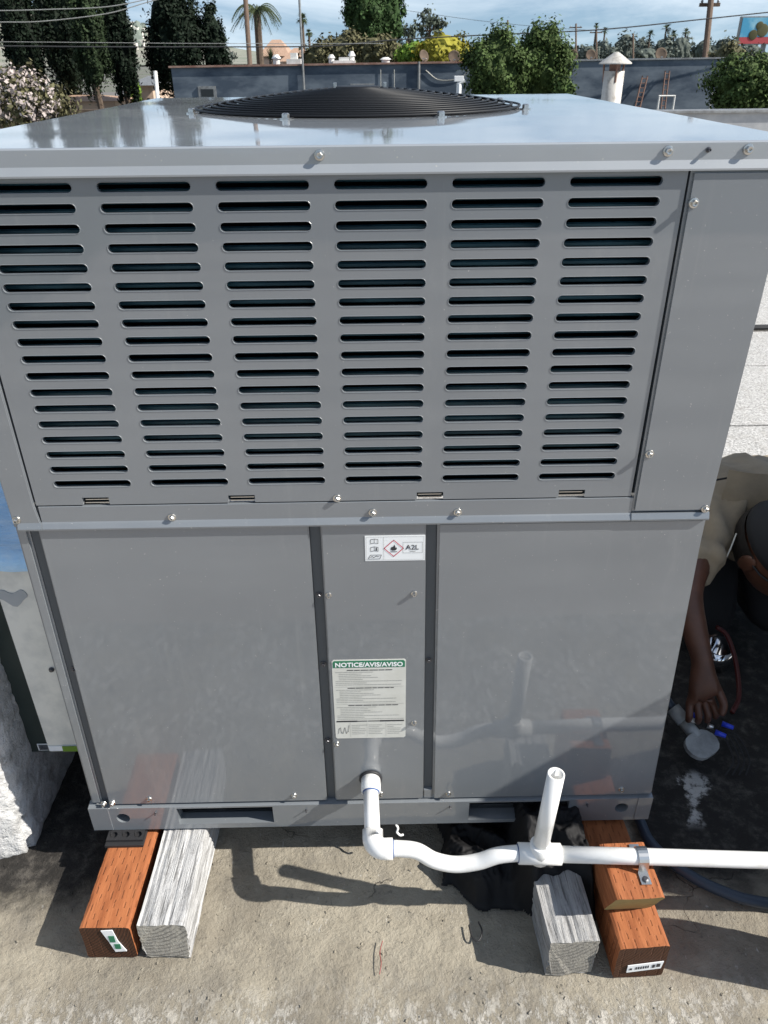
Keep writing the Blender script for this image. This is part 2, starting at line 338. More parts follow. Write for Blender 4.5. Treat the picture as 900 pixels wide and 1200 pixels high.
def tube(bm, path, r, seg=12, cap=True, inner=None):
    fr = frames(path); rings = []
    for i, (p, t, n, b) in enumerate(fr):
        rr = r[i] if isinstance(r, (list, tuple)) else r
        rings.append([bm.verts.new(p + (n*math.cos(2*PI*k/seg) + b*math.sin(2*PI*k/seg))*rr) for k in range(seg)])
    for i in range(len(rings)-1):
        for k in range(seg): bm.faces.new((rings[i][k], rings[i][(k+1) % seg], rings[i+1][(k+1) % seg], rings[i+1][k]))
    if inner:
        ri = []
        for i in (0, -1):
            p, t, n, b = fr[i]; ri.append([bm.verts.new(p + (n*math.cos(2*PI*k/seg) + b*math.sin(2*PI*k/seg))*inner) for k in range(seg)])
        for k in range(seg):
            k2 = (k+1) % seg
            bm.faces.new((ri[0][k], ri[0][k2], rings[0][k2], rings[0][k])); bm.faces.new((rings[-1][k], rings[-1][k2], ri[1][k2], ri[1][k]))
            bm.faces.new((ri[1][k], ri[1][k2], ri[0][k2], ri[0][k]))
    elif cap:
        bm.faces.new(rings[0][::-1]); bm.faces.new(rings[-1])
    return bm
def lathe(bm, prof, c, axis='Z', seg=24):  # prof: (r, h) along axis from point c
    c = Vector(c); rings = []
    def pt(r, h, a):
        u, v = math.cos(a)*r, math.sin(a)*r
        return c + (Vector((u, v, h)) if axis == 'Z' else Vector((u, -h, v)) if axis == '-Y' else Vector((h, u, v)))
    for r, h in prof: rings.append([bm.verts.new(pt(max(r, 1e-5), h, 2*PI*k/seg)) for k in range(seg)])
    fs = []
    for i in range(len(rings)-1):
        for k in range(seg): fs.append(bm.faces.new((rings[i][k], rings[i][(k+1) % seg], rings[i+1][(k+1) % seg], rings[i+1][k])))
    fs.append(bm.faces.new(rings[0][::-1])); fs.append(bm.faces.new(rings[-1]))
    bmesh.ops.recalc_face_normals(bm, faces=fs)
    return bm
def spline(pts, n=8):
    P = [Vector(p) for p in pts]; P = [2*P[0]-P[1]] + P + [2*P[-1]-P[-2]]; out = []
    for i in range(1, len(P)-2):
        for k in range(n):
            t = k/n; a, b, c, d = P[i-1], P[i], P[i+1], P[i+2]
            out.append(.5*((2*b) + (c-a)*t + (2*a-5*b+4*c-d)*t*t + (3*b-a-3*c+d)*t**3))
    out.append(P[-2]); return out
def hole_cell(bm, rect, hole, yf, yb, lip=None):     # plate cell on the x,z plane with one hole (list running from top right, down, to top left)
    x0, x1, z0, z1 = rect; n = len(hole)//2
    R_ = [(x1, z1+(z0-z1)*i/(n-1)) for i in range(n)]; L_ = [(x0, z0+(z1-z0)*i/(n-1)) for i in range(n)]
    o = [bm.verts.new((x, yf, z)) for x, z in R_+L_]; a = [bm.verts.new((x, yf, z)) for x, z in hole]; b = [bm.verts.new((x, yb, z)) for x, z in hole]
    N_ = len(o); rings = [o, a]
    if lip:                               # rolled edge round the opening
        rings = [o] + [[bm.verts.new((x, y, z)) for x, z in h] for h, y in lip] + [a]
    rings.append(b)
    for A_, B_ in zip(rings, rings[1:]):
        for i in range(N_):
            j = (i+1) % N_; bm.faces.new((A_[i], B_[i], B_[j], A_[j]))
def slot_pts(xl, xr, z, h, n=7):
    r = h/2
    R_ = [(xr-r+r*math.sin(PI*i/(n-1)), z+r*math.cos(PI*i/(n-1))) for i in range(n)]
    L_ = [(xl+r-r*math.sin(PI*i/(n-1)), z-r*math.cos(PI*i/(n-1))) for i in range(n)]
    return R_+L_
def rect_pts(x0, x1, z0, z1): return [(x1, z1), (x1, z0), (x0, z0), (x0, z1)]
def circ_pts(x, z, r, n=13): return slot_pts(x-r, x+r, z, 2*r, n)
def plate(bm, x0, x1, z0, z1, y):
    return bm.faces.new([bm.verts.new(p) for p in ((x0, y, z0), (x1, y, z0), (x1, y, z1), (x0, y, z1))])
def fixn(bm, toward=(0, -1, 0)):
    bmesh.ops.remove_doubles(bm, verts=bm.verts, dist=1e-5); bmesh.ops.recalc_face_normals(bm, faces=bm.faces)
    s = sum(f.normal.dot(Vector(toward))*f.calc_area() for f in bm.faces)
    if s < 0: bmesh.ops.reverse_faces(bm, faces=bm.faces)
    return bm

# ------------------------------------------------------------------ the roof
def grid(bm, x0, x1, y0, y1, nx, ny, zf):
    V = [[bm.verts.new((x0+(x1-x0)*i/nx, y0+(y1-y0)*j/ny, 0)) for i in range(nx+1)] for j in range(ny+1)]
    for r in V:
        for v in r: v.co.z = zf(v.co.x, v.co.y)
    for j in range(ny):
        for i in range(nx): bm.faces.new((V[j][i], V[j][i+1], V[j+1][i+1], V[j+1][i]))
    return bm
def gz(x, y):
    p = Vector((x, y, 0))
    return .0035*mnoise.noise(p*9) + .0022*mnoise.noise(p*31) + .0016*abs(mnoise.noise(p*70)) - .004
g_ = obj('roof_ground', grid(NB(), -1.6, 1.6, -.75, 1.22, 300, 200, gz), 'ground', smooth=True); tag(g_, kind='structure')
bm = NB(); box(bm, -2.2, 30, -6, 15.25, -.4, -.03); tag(obj('roof_deck', bm, 'oldroof'), kind='structure')
roofg = tag(bpy.data.objects.new('roof_membrane', None), kind='structure'); COL.objects.link(roofg)
yb = 1.2
for i, yb2 in enumerate((2.02, 2.74, 3.34, 4.4, 5.5, 6.6, 7.7, 8.8, 9.9)):
    bm = NB(); box(bm, -2.15, 29.9, yb, yb2-(.012 if i != 2 else .05), -.02, -.004+.001*(i % 2), .003); obj('membrane_sheet', bm, 'capsheet', roofg); yb = yb2
tag(obj('street_ground', grid(NB(), -4000, 4000, -200, 8000, 40, 40, lambda x, y: -4.2), 'asphalt'), kind='structure')

bm = NB(); tube(bm, [(.9, 3.31, .012), (3, 3.315, .012), (7, 3.31, .012)], .016, 8); tag(obj('roof_cable', bm, 'rubber'), 'black cable lying across the white roof sheets at the right edge', 'cable')
# white-coated curb on the left
bm = NB(); ft = [(-.678, .028), (-1.4, -.20), (-1.4, 1.7), (-.678, 1.7)]
va = [bm.verts.new((x, y, -.02)) for x, y in ft]; vb = [bm.verts.new((x, y+(.03 if y < .1 else 0), .66)) for x, y in ft]
bm.faces.new(va[::-1]); bm.faces.new(vb)
for i in range(4): bm.faces.new((va[i], va[(i+1) % 4], vb[(i+1) % 4], vb[i]))
bmesh.ops.recalc_face_normals(bm, faces=bm.faces); bmesh.ops.bevel(bm, geom=bm.edges[:], offset=.012, segments=2, affect='EDGES')
bmesh.ops.subdivide_edges(bm, edges=[e for e in bm.edges if e.calc_length() > .03], cuts=60, use_grid_fill=True)
for v in bm.verts:
    n = (.003*mnoise.noise(v.co*9) + .0045*mnoise.noise(v.co*34) + .005*mnoise.noise(v.co*80)); v.co += Vector((n, -n, n*.5))
curb = obj('roof_curb', bm, 'white_stucco', smooth=True); tag(curb, 'rough white coated stucco curb standing left of the grey unit', 'curb')

# sheet metal duct between curb and unit
duct = thing('sheet_metal_duct', (-.57, .1, .2), 'bare galvanised duct joining the left side of the unit to the curb', 'duct')
bm = NB(); box(bm, -.624, -.49, .1, .8, .2, .655, .002); obj('duct_body', bm, 'galv', duct)
bm = NB(); box(bm, -.685, -.6245, 0.132, .75, .165, .655, .001); obj('flange', bm, 'galv_shade', duct)
bm = NB(); box(bm, -.622, -.492, .0985, .0995, .203, .216); obj('bottom_strip', bm, 'label', duct)
bm = NB(); box(bm, -.595, -.515, .0965, .098, .203, .2165); obj('green_sticker', bm, 'lime', duct)
bm = NB(); lathe(bm, [(.005, 0), (.005, .002), (.003, .005)], (-.571, .0995, .412), '-Y', 10); obj('screw', bm, 'dzinc', duct)
bc = NB(); box(bc, -.662, -.638, .129, .1305, .172, .19); lab = obj('barcode_label', bc, 'label', duct)
bc = NB()
for k in range(5): box(bc, -.659, -.641, .1278, .1286, .1745+k*.003, .1745+k*.003+.0015)
tag(obj('barcode', bc, 'ink', lab), kind='stuff')
bm = NB(); lathe(bm, [(.026, 0), (.026, .0008)], (-.60, .0995, .575), '-Y', 22)
for v in bm.verts: v.co.z = .575+(v.co.z-.575)*.55+.006*math.sin(v.co.x*160)
obj('grey_sealant', bm, 'parapet', duct)
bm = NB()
def reflz(x, y): return .662 + .010*mnoise.noise(Vector((x*9, y*14, 3))) + .006*abs(mnoise.noise(Vector((x*25, y*40, 1))))
grid(bm, -.80, -.50, .085, .8, 40, 70, reflz)
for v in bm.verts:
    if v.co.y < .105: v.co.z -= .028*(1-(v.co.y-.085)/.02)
refl = obj('duct_top_reflection', bm, 'sky_blue_top', smooth=True); md = refl.modifiers.new('thick', 'SOLIDIFY'); md.thickness = .0015  # blue layer painting the sky reflection over the bare metal top
tag(refl, 'wrinkled duct top at the left edge with reflected blue sky painted on', 'painted reflection')

# ------------------------------------------------------------------ the rooftop unit
ZC = 1.277
unit = thing('rooftop_air_conditioner', (.004, .6, .101), 'large grey packaged rooftop air conditioner with louvred upper panel', 'air conditioner')
# louvred panel: six columns of eighteen slots
bm = NB(); X0, PX, SL = -.4338, .1377, .1086; Q = .02292; ZT = 1.2353; SH = .0104
xs = [-.4665] + [X0+PX*c+SL+(PX-SL)/2 for c in range(5)] + [.3915]
for c in range(6):
    for r in range(18):
        z = ZT-Q*r
        hole_cell(bm, (xs[c], xs[c+1], z-Q/2, z+Q/2), slot_pts(X0+PX*c, X0+PX*c+SL, z, SH), 0, .006, [(slot_pts(X0+PX*c-q, X0+PX*c+SL+q, z, SH+2*q), y) for q, y in ((.0010, 0), (.0006, -.0005), (.0002, -.0004))])
zb = ZT-Q*17.5; zn = .8232; zbot = .8115
plate(bm, xs[0], xs[-1], zn, zb, 0)
nx = [(-.399, -.361), (-.190, -.152), (.081, .119), (.286, .324)]; e = xs[0]
for a, b in nx: plate(bm, e, a, zbot, zn, 0); e = b
plate(bm, e, xs[-1], zbot, zn, 0)
for a, b in nx:
    for (p, q) in (((a, zbot), (a, zn)), ((a, zn), (b, zn)), ((b, zn), (b, zbot))):
        bm.faces.new([bm.verts.new(t) for t in ((p[0], 0, p[1]), (q[0], 0, q[1]), (q[0], .006, q[1]), (p[0], .006, p[1]))])
for (p, q) in (((xs[0], zbot), (xs[0], 1.2468)), ((xs[-1], zbot), (xs[-1], 1.2468))):
    bm.faces.new([bm.verts.new(t) for t in ((p[0], 0, p[1]), (q[0], 0, q[1]), (q[0], .008, q[1]), (p[0], .008, p[1]))])
fixn(bm); obj('louvre_panel', bm, 'panel', unit)
for a, b in nx:
    bm = NB(); box(bm, a+.002, b-.002, .004, .006, .8122, .8136); box(bm, a+.002, b-.002, .0062, .008, .8162, .8173); obj('spring_clip', bm, 'strap', unit)
# the coil, and a black sheet painting the shade behind the slots
bm = NB(); plate(bm, -.49, .49, .79, 1.262, .05); fixn(bm); obj('coil_shade_backing', bm, 'black', unit)
bm = NB()
for k in range(42):
    z = .80+k*.0112; tube(bm, [(-.485, .036, z), (.485, .036, z)], .0033, 6)
tag(obj('coil_tube', bm, 'coil', unit), kind='stuff')
# corner covers
bm = NB(); poly_ext(bm, [(.3965, .785), (.511, .785), (.5145, 1.247), (.3945, 1.247)], -.003, .02, .0038); obj('corner_cover', bm, 'panel', unit)
bm = NB(); poly_ext(bm, [(-.506, .777), (-.4655, .777), (-.4695, .812), (-.4705, 1.247), (-.512, 1.247)], -.003, .02, .0012); obj('corner_cover', bm, 'panel', unit)
# middle band with its bright turned-out lip
bm = NB()
prof = [(.0, .8095), (-.0008, .809), (-.001, .784), (-.0025, .782), (-.0065, .775), (-.0062, .7725), (.006, .7725), (.006, .8095)]
def sweep_x(bm, prof, x0, x1):
    a = [bm.verts.new((x0, y, z)) for y, z in prof]; b = [bm.verts.new((x1, y, z)) for y, z in prof]; n = len(prof)
    for i in range(n): bm.faces.new((a[i], a[(i+1) % n], b[(i+1) % n], b[i]))
    bm.faces.new(a); bm.faces.new(b[::-1]); bmesh.ops.recalc_face_normals(bm, faces=bm.faces); return bm
sweep_x(bm, prof, -.4645, .3955)
obj('middle_band', bm, 'panel', unit)
bm = NB(); sweep_x(bm, [(-.0035, .784), (-.0072, .7755), (-.0068, .7727), (.005, .7727), (.005, .784)], -.4995, -.4649); obj('band_lip', bm, 'panel', unit); bm = NB(); sweep_x(bm, [(-.0035, .784), (-.0072, .7755), (-.0068, .7727), (.005, .7727), (.005, .784)], .3959, .5105); obj('band_lip', bm, 'panel', unit)
# top cap
bm = NB()
cp = [(0, .005), (-.0015, .003)]
a = [( .0, ZC), (-.0012, ZC-.0018), (-.0018, 1.2575), (-.0062, 1.2485), (-.0060, 1.2464), (.006, 1.2464)]
sweep_x(bm, [(1.25, ZC), (.0035, ZC)] + [(.001, ZC-.0006)] + a[1:] + [(.006, 1.262), (1.25, 1.262)], -.5155, .5255)
obj('top_cap', bm, 'cap', unit)
bm = NB(); box(bm, -.5155, -.508, .012, 1.25, 1.247, 1.2618); obj('cap_side_flange', bm, 'cap', unit); bm = NB(); box(bm, .5180, .5255, .012, 1.25, 1.247, 1.2618); obj('cap_side_flange', bm, 'cap', unit)
# lower panels (their edges flare slightly towards the base)
def flare(xa, xb, xc, xd, zt, zb_, y0, y1, nm, m, bev=.0012):
    bm = NB(); poly_ext(bm, [(xc, zb_), (xd, zb_), (xb, zt), (xa, zt)], y0, y1, bev); return obj(nm, bm, m, unit)
flare(-.474, -.0775, -.485, -.0785, .7724, .1665, -.0012, .02, 'access_panel', 'panel', .0022)
flare(.112, .5095, .1185, .5315, .7724, .1645, -.0012, .02, 'access_panel', 'panel', .0038)
strip = flare(-.0605, .0955, -.0625, .1015, .7724, .1665, -.001, .02, 'drain_panel', 'panel', .0022)
flare(-.508, -.489, -.518, -.498, .772, .167, .001, .02, 'corner_post', 'panel', .004)
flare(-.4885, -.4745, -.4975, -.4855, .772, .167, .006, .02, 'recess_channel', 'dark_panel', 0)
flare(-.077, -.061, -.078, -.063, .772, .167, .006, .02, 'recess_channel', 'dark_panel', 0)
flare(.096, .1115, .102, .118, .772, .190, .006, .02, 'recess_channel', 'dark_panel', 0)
flare(.1023, .1178, .1025, .1180, .1895, .1665, .0005, .02, 'channel_foot', 'panel', .001)
# base rail with fork pockets and round holes
bm = NB(); yF, yB = -.006, .004; z0, z1 = .1012, .162
segs = [(-.524, -.486, None), (-.486, -.440, circ_pts(-.463, .1345, .0125)), (-.440, -.372, None), (-.372, -.172, rect_pts(-.360, -.181, .114, .158)), (-.172, .178, None), (.178, .386, rect_pts(.188, .376, .110, .158)), (.386, .452, None), (.452, .502, circ_pts(.477, .136, .0125)), (.502, .533, None)]
for a_, b_, h in segs:
    if h: hole_cell(bm, (a_, b_, z0, z1), h, yF, .02)
    else: plate(bm, a_, b_, z0, z1, yF)
for pts in (((-.524, yF, z1), (.533, yF, z1), (.533, .012, z1+.0028), (-.524, .012, z1+.0028)), ((-.524, yF, z0), (-.524, 1.2, z0), (.533, 1.2, z0), (.533, yF, z0)), ((-.524, yF, z0), (-.524, yF, z1), (-.524, 1.2, z1), (-.524, 1.2, z0)), ((.533, yF, z0), (.533, 1.2, z0), (.533, 1.2, z1), (.533, yF, z1))):
    bm.faces.new([bm.verts.new(p) for p in pts])
fixn(bm); obj('base_rail', bm, 'panel', unit)
bm = NB(); box(bm, -.523, -.4865, -.0078, -.0062, .1035, .1645, .0006); obj('rail_end_cap', bm, 'panel', unit)
bm = NB(); box(bm, .505, .5325, -.0078, -.0062, .1035, .1645, .0006); obj('rail_end_cap', bm, 'panel', unit)
bm = NB(); plate(bm, -.5, .51, .103, .161, .035); fixn(bm); obj('rail_shade_backing', bm, 'black', unit)  # black sheet painting the shade inside the pockets and holes
# sides and back
bm = NB(); poly_ext(bm, [(-.515, .165), (-.506, 1.247), (-.5035, 1.247), (-.512, .165)], .0205, 1.24); obj('side_panel', bm, 'panel', unit)
bm = NB(); poly_ext(bm, [(.5285, .165), (.512, 1.247), (.5095, 1.247), (.5255, .165)], .0205, 1.24); obj('side_panel', bm, 'panel', unit)
bm = NB(); box(bm, -.511, .524, 1.2403, 1.243, .165, 1.246); obj('back_panel', bm, 'panel', unit)
# screws
def screw_mesh(head='zinc'):
    bm = NB(); lathe(bm, [(.0060, 0), (.0062, .0006), (.0058, .0014), (.0042, .0016)], (0, 0, 0), '-Y', 16)
    lathe(bm, [(.0040, .0014), (.0041, .0044), (.0032, .0054), (.0019, .0052), (.0016, .0036)], (0, 0, 0), '-Y', 6)
    me = bpy.data.meshes.new('screw'); bm.to_mesh(me); bm.free(); me.materials.append(M[head]); return me
SM, SD = screw_mesh(), screw_mesh('dzinc')
def screws(lst, y, me=SM, s=1):
    for x, z in lst:
        o = bpy.data.objects.new('screw', me); COL.objects.link(o); o.parent = unit
        o.location = Vector((x, y, z)) - unit.location; o.rotation_euler = (0, rnd.random()*6, 0); o.scale = (s, 1.0+.3*rnd.random(), s)
screws([(-.036, 1.267), (.363, 1.267), (.455, 1.268)], -.0018)
screws([(.403, 1.211), (.406, .881), (.503, .790), (-.499, .790)], -.003)
screws([(-.275, .789), (.017, .792), (.141, .790)], -.001); screws([(-.034, .816)], 0)
screws([(.079, .644), (.082, .365), (.022, .183), (-.054, .644), (-.0545, .317)], -.001, SM, .8); screws([(-.408, .181), (-.139, .183), (.148, .180), (.471, .183)], -.0012, SM, .85)
screws([(-.4935, .1715), (-.4775, .1725)], -.0012, SM, .95)
screws([(-.481, .497), (-.0695, .498), (.105, .502), (-.0695, .64), (-.0705, .32)], .006, SD, .8)
screws([(.409, 1.268)], -.0018, SD, .5)
screws([(-.118, .148), (.152, .149), (-.40, .148), (.41, .148)], yF, SD, .35)
# condenser fan guard on the cap
fc = Vector((.0, .735, ZC))
bm = NB(); lathe(bm, [(.30, 0), (.30, .0015)], fc, 'Z', 64); obj('fan_opening_shade', bm, 'black', unit)  # black disc on the closed cap, painting the shade of the opening
def gh(r): return .004 + .031*(1-(r/.312)**1.6)
guard = bpy.data.objects.new('fan_guard', None); COL.objects.link(guard); guard.parent = unit; guard.location = Vector((0, 0, 0))
bm = NB()
for k in range(19):
    r = .042 + (.312-.042)*k/18; h = gh(r); n = 96; sg = 6; rings = []
    for i in range(n):
        a_ = 2*PI*i/n; d = Vector((math.cos(a_), math.sin(a_), 0))
        rings.append([bm.verts.new(fc + d*(r+.0021*math.cos(2*PI*q/sg)) + Vector((0, 0, h+.0021*math.sin(2*PI*q/sg)))) for q in range(sg)])
    for i in range(n):
        for q in range(sg): bm.faces.new((rings[i][q], rings[i][(q+1) % sg], rings[(i+1) % n][(q+1) % sg], rings[(i+1) % n][q]))
bmesh.ops.recalc_face_normals(bm, faces=bm.faces)
tag(obj('guard_ring', bm, 'wire', guard, True), kind='stuff')
for k in range(8):
    a_ = 2*PI*(k+.5)/8-PI/2+.04; bm = NB()
    tube(bm, [fc + Vector((math.cos(a_)*r, math.sin(a_)*r, gh(r)-.0035)) for r in [.03+.0285*i for i in range(11)]], .0022, 6); obj('guard_rib', bm, 'wire', guard, True)
    if k in (3, 4, 5): continue
    c = fc + Vector((math.cos(a_)*.328, math.sin(a_)*.328, 0))
    bm = NB(); lathe(bm, [(.010, 0), (.010, .0018), (.0062, .002), (.0062, .0075), (.0045, .009)], c, 'Z', 6); obj('guard_bolt', bm, 'zinc', guard)
bm = NB(); lathe(bm, [(.043, 0), (.043, .003), (.040, .0045)], fc+Vector((0, 0, gh(.042)-.001)), 'Z', 40); obj('guard_hub', bm, 'wire', guard)
for dx in (-.044, .052):
    bm = NB(); box(bm, dx-.003, dx+.003, .728, .736, ZC+gh(.05), ZC+gh(.05)+.010, .001); obj('guard_clip', bm, 'zinc', guard)
# labels
def text(s, x, z, size, y, mname, parent, nm, align='LEFT', bold=0, sx=1):
    cu = bpy.data.curves.new('t', 'FONT'); cu.body = s; cu.size = size; cu.align_x = align; cu.extrude = .00012; cu.offset = bold; cu.resolution_u = 3
    o = bpy.data.objects.new('t', cu); COL.objects.link(o); bpy.context.view_layer.update()
    me = bpy.data.meshes.new_from_object(o.evaluated_get(bpy.context.evaluated_depsgraph_get())); bpy.data.objects.remove(o)
    me.transform(Matrix.Translation((x, y, z)) @ Matrix.Rotation(PI/2, 4, 'X') @ Matrix.Diagonal((sx, 1, 1, 1)))
    return obj(nm, me, mname, parent)
YL = -.0016
bm = NB(); box(bm, .0045, .0945, YL, -.0009, .7065, .7515); fl = obj('warning_label', bm, 'label', unit)
def lines(bm, pts, wd, y, close=False):
    P = pts + [pts[0]] if close else pts
    for (x0, z0), (x1, z1) in zip(P, P[1:]):
        d = Vector((x1-x0, 0, z1-z0)); n = Vector((-d.z, 0, d.x)).normalized()*wd/2; t = d.normalized()*wd/2
        a_, b_ = Vector((x0, y, z0))-t, Vector((x1, y, z1))+t
        bm.faces.new([bm.verts.new(v) for v in (a_-n, b_-n, b_+n, a_+n)])
    return bm
bm = NB(); cx, cz, h = .0475, .729, .0145; lines(bm, [(cx-h, cz), (cx, cz+h), (cx+h, cz), (cx, cz-h)], .0012, YL-.0004, True); obj('hazard_diamond', bm, 'red', fl)
bm = NB(); fp = [(0, -5), (2.6, -4.4), (4.2, -2), (3.6, .8), (2.6, -.6), (2.0, 2.2), (.6, 5.8), (.2, 3), (-1.4, .6), (-2.2, 2.0), (-3.8, -.6), (-4.0, -2.8), (-2.4, -4.6)]
bm.faces.new([bm.verts.new((cx+x*.00115, YL-.0004, cz+.0012+z*.00105)) for x, z in fp]); lines(bm, [(cx-.0045, cz-.006), (cx+.0045, cz-.006)], .001, YL-.0004); obj('flame_symbol', bm, 'ink', fl)
text('A2L', .0655, .7265, .0120, YL-.0004, 'ink', fl, 'lettering')
bm = NB(); lines(bm, [(.0615, .7205), (.0905, .7205), (.0905, .7395), (.0615, .7395)], .0005, YL-.0003, True); lines(bm, [(.0325, .709), (.0325, .749)], .0004, YL-.0003)
lines(bm, [(.072, .7232), (.080, .7232)], .0009, YL-.0003); lines(bm, [(.0065, .7085), (.0925, .7085), (.0925, .7495), (.0065, .7495)], .0003, YL-.0003, True); obj('label_frame', bm, 'lightink', fl)
bm = NB()
for oz in (.7420, .7282):
    lines(bm, [(.013, oz-.004), (.013, oz+.003), (.0185, oz+.0042), (.024, oz+.003), (.024, oz-.004), (.0185, oz-.003)], .0007, YL-.0004, True); lines(bm, [(.0185, oz-.003), (.0185, oz+.004)], .0006, YL-.0004)
lines(bm, [(.0215, .7262), (.0215, .7300)], .0016, YL-.0004)
lines(bm, [(.009, .7105), (.0265, .7105), (.029, .7175), (.0125, .7175)], .0007, YL-.0004, True); lines(bm, [(.0125, .7135), (.015, .715), (.0175, .713), (.021, .7155), (.025, .7145)], .0009, YL-.0004); obj('book_symbol', bm, 'ink', fl)
bm = NB(); poly_ext(bm, [(.0-.0555+.003, .330), (.0645, .330), (.0672, .333), (.0672, .508), (.0645, .511), (-.0525, .511), (-.0553, .508), (-.0553, .333)], YL, -.0009); nl = obj('notice_label', bm, 'paper', unit)
bm = NB(); poly_ext(bm, [(-.0536, .4945), (.0655, .4945), (.0655, .506), (.063, .509), (-.051, .509), (-.0536, .506)], YL-.0004, YL-.0001); obj('green_header', bm, 'green', nl)
text('NOTICE/AVIS/AVISO', .006, .4965, .0125, YL-.0006, 'label', nl, 'lettering', 'CENTER', .0004, 1.0)
bm = NB(); bm2 = NB(); z = .4885
for blk, nln in ((0, 8), (1, 8), (2, 8)):
    x = -.03
    while x < .045:
        wl = rnd.uniform(.004, .013); lines(bm2, [(x, z), (x+wl, z)], .0016, YL-.0003); x += wl+.0028
    z -= .0042
    for k in range(nln):
        x = -.050 + (.006 if k in (1, 2, 3, 4) else 0); end = (.02, .0, .012, .03, .0, .058, .0, .06)[k] + rnd.uniform(-.01, 0)
        while x < end:
            wl = rnd.uniform(.002, .007); lines(bm, [(x, z), (x+wl, z)], .0009, YL-.0003); x += wl+.0014
        z -= .0040
    z -= .0035; lines(bm, [(-.052, z+.0028), (.064, z+.0028)], .0004, YL-.0003)
for x0 in (-.026, .003, .036):
    for k in range(6):
        x = x0
        while x < x0+.019 + rnd.uniform(0, .006) - (k == 1)*.008: wl = rnd.uniform(.002, .006); lines(bm, [(x, .362-k*.0042), (x+wl, .362-k*.0042)], .0009, YL-.0003); x += wl+.0014
    lines(bm, [(x0-.003, .334), (x0-.003, .368)], .0004, YL-.0003)
tag(obj('fine_print', bm, 'lightink', nl), kind='stuff')
lines(bm2, [(-.051, .3715), (-.018, .3715)], .0032, YL-.0003); lines(bm2, [(.024, .3715), (.063, .3715)], .0032, YL-.0003)
lines(bm2, [(-.016, .3715), (.0, .3715)], .0018, YL-.0003); lines(bm2, [(.003, .3715), (.021, .3715)], .0018, YL-.0003)
tag(obj('print_heading', bm2, 'ink', nl), kind='stuff')
bm = NB(); lines(bm, [(-.050, .343), (-.0485, .354), (-.046, .356), (-.0445, .344), (-.042, .343), (-.0385, .356), (-.036, .343), (-.033, .347), (-.031, .362)], .0014, YL-.0003); obj('squiggle_mark', bm, 'lightink', nl)

# ------------------------------------------------------------------ condensate drain pipe
PR = .0137
drain = thing('drain_pipe', (.005, 0, .225), 'white plastic condensate pipe with trap and open upright stub in front of the unit', 'drain pipe')
bm = NB(); lathe(bm, [(.0205, 0), (.0208, .003), (.0185, .005)], (.004, -.001, .226), '-Y', 28); obj('rubber_gasket', bm, 'rubber', drain, True)
bm = NB(); tube(bm, [(.004, -.002, .2262), (.0045, -.028, .2215)], .0178, 28); obj('coupling', bm, 'pvc', drain, True)
bm = NB(); tube(bm, [(.0042, -.02, .223), (.0068, -.112, .2065)], PR, 24); obj('pipe', bm, 'pvc', drain, True)
EL = Vector((.007, -.130, .2035))
bm = NB(); c = .021; arc = [EL+Vector((0, .034, .005))] + [EL + Vector((c-c*math.cos(t), c-c*math.sin(t), 0)) for t in [PI/2*i/8 for i in range(9)]] + [EL+Vector((.042, 0, 0))]
arc = [EL+Vector((-.000, .032, .0055))] + [EL+Vector((c-c*math.cos(t), -.002+c-c*math.sin(t), 0)) for t in [PI/2*i/8 for i in range(9)]] + [EL+Vector((.034, -.002, 0))]
tube(bm, arc, .0178, 28); obj('elbow', bm, 'pvc', drain, True)
trap = spline([EL+Vector((.022, -.002, 0)), EL+Vector((.045, -.002, -.0002)), (.082, -.134, .199), (.112, -.136, .176), (.148, -.137, .165), (.186, -.138, .172), (.218, -.139, .189), (.248, -.14, .1955), (.272, -.14, .1955)], 8)
bm = NB(); tube(bm, trap, PR, 24); obj('trap_bend', bm, 'pvc', drain, True)
bm = NB(); tube(bm, [(.254, -.1400, .1955), (.326, -.1425, .1945)], .0178, 28); lathe(bm, [(.0178, -.012), (.0178, .026), (.0168, .027)], (.290, -.141, .195), 'Z', 28); obj('tee', bm, 'pvc', drain, True)
bm = NB(); tube(bm, [(.290, -.141, .205), (.2985, -.139, .390)], PR, 28, inner=.0105); obj('riser', bm, 'pvc', drain, True)
bm = NB(); tube(bm, [(.315, -.1422, .1948), (.470, -.1490, .1925), (.665, -.159, .1905), (1.12, -.18, .187)], PR, 24); obj('pipe', bm, 'pvc', drain, True)
for a_, b_ in (((.0412, -.132, .2035), (.0428, -.132, .2035)), ((.2525, -.14, .1955), (.2540, -.14, .1955)), ((.0046, -.0282, .2216), (.0046, -.030, .2212))):
    bm = NB(); tube(bm, [a_, b_], .0153, 24); obj('glue_ring', bm, 'primer', drain, True)
ps = thing('pipe_strap', (.462, -.149, .175), 'small galvanised strap holding the white pipe to the upper brown block', 'pipe strap')
bm = NB(); cx, cy, cz = .462, -.1487, .1926
pr = [(cy-.040, .1742), (cy-.018, .1742)] + [(cy-math.cos(PI*i/10)*.0148, cz+math.sin(PI*i/10)*.0148) for i in range(11)] + [(cy+.018, .1742), (cy+.036, .1742)]
va = [[bm.verts.new((cx+dx, y, z)) for y, z in pr] for dx in (-.0085, .0085)]
for i in range(len(pr)-1): bm.faces.new((va[0][i], va[1][i], va[1][i+1], va[0][i+1]))
so_ = obj('strap_band', bm, 'strap', ps); md = so_.modifiers.new('t', 'SOLIDIFY'); md.thickness = .0016; md.offset = 1
bm = NB(); lathe(bm, [(.0052, 0), (.0052, .002), (.003, .003)], (cx, cy-.031, .1758), 'Z', 12); obj('screw', bm, 'dzinc', ps)

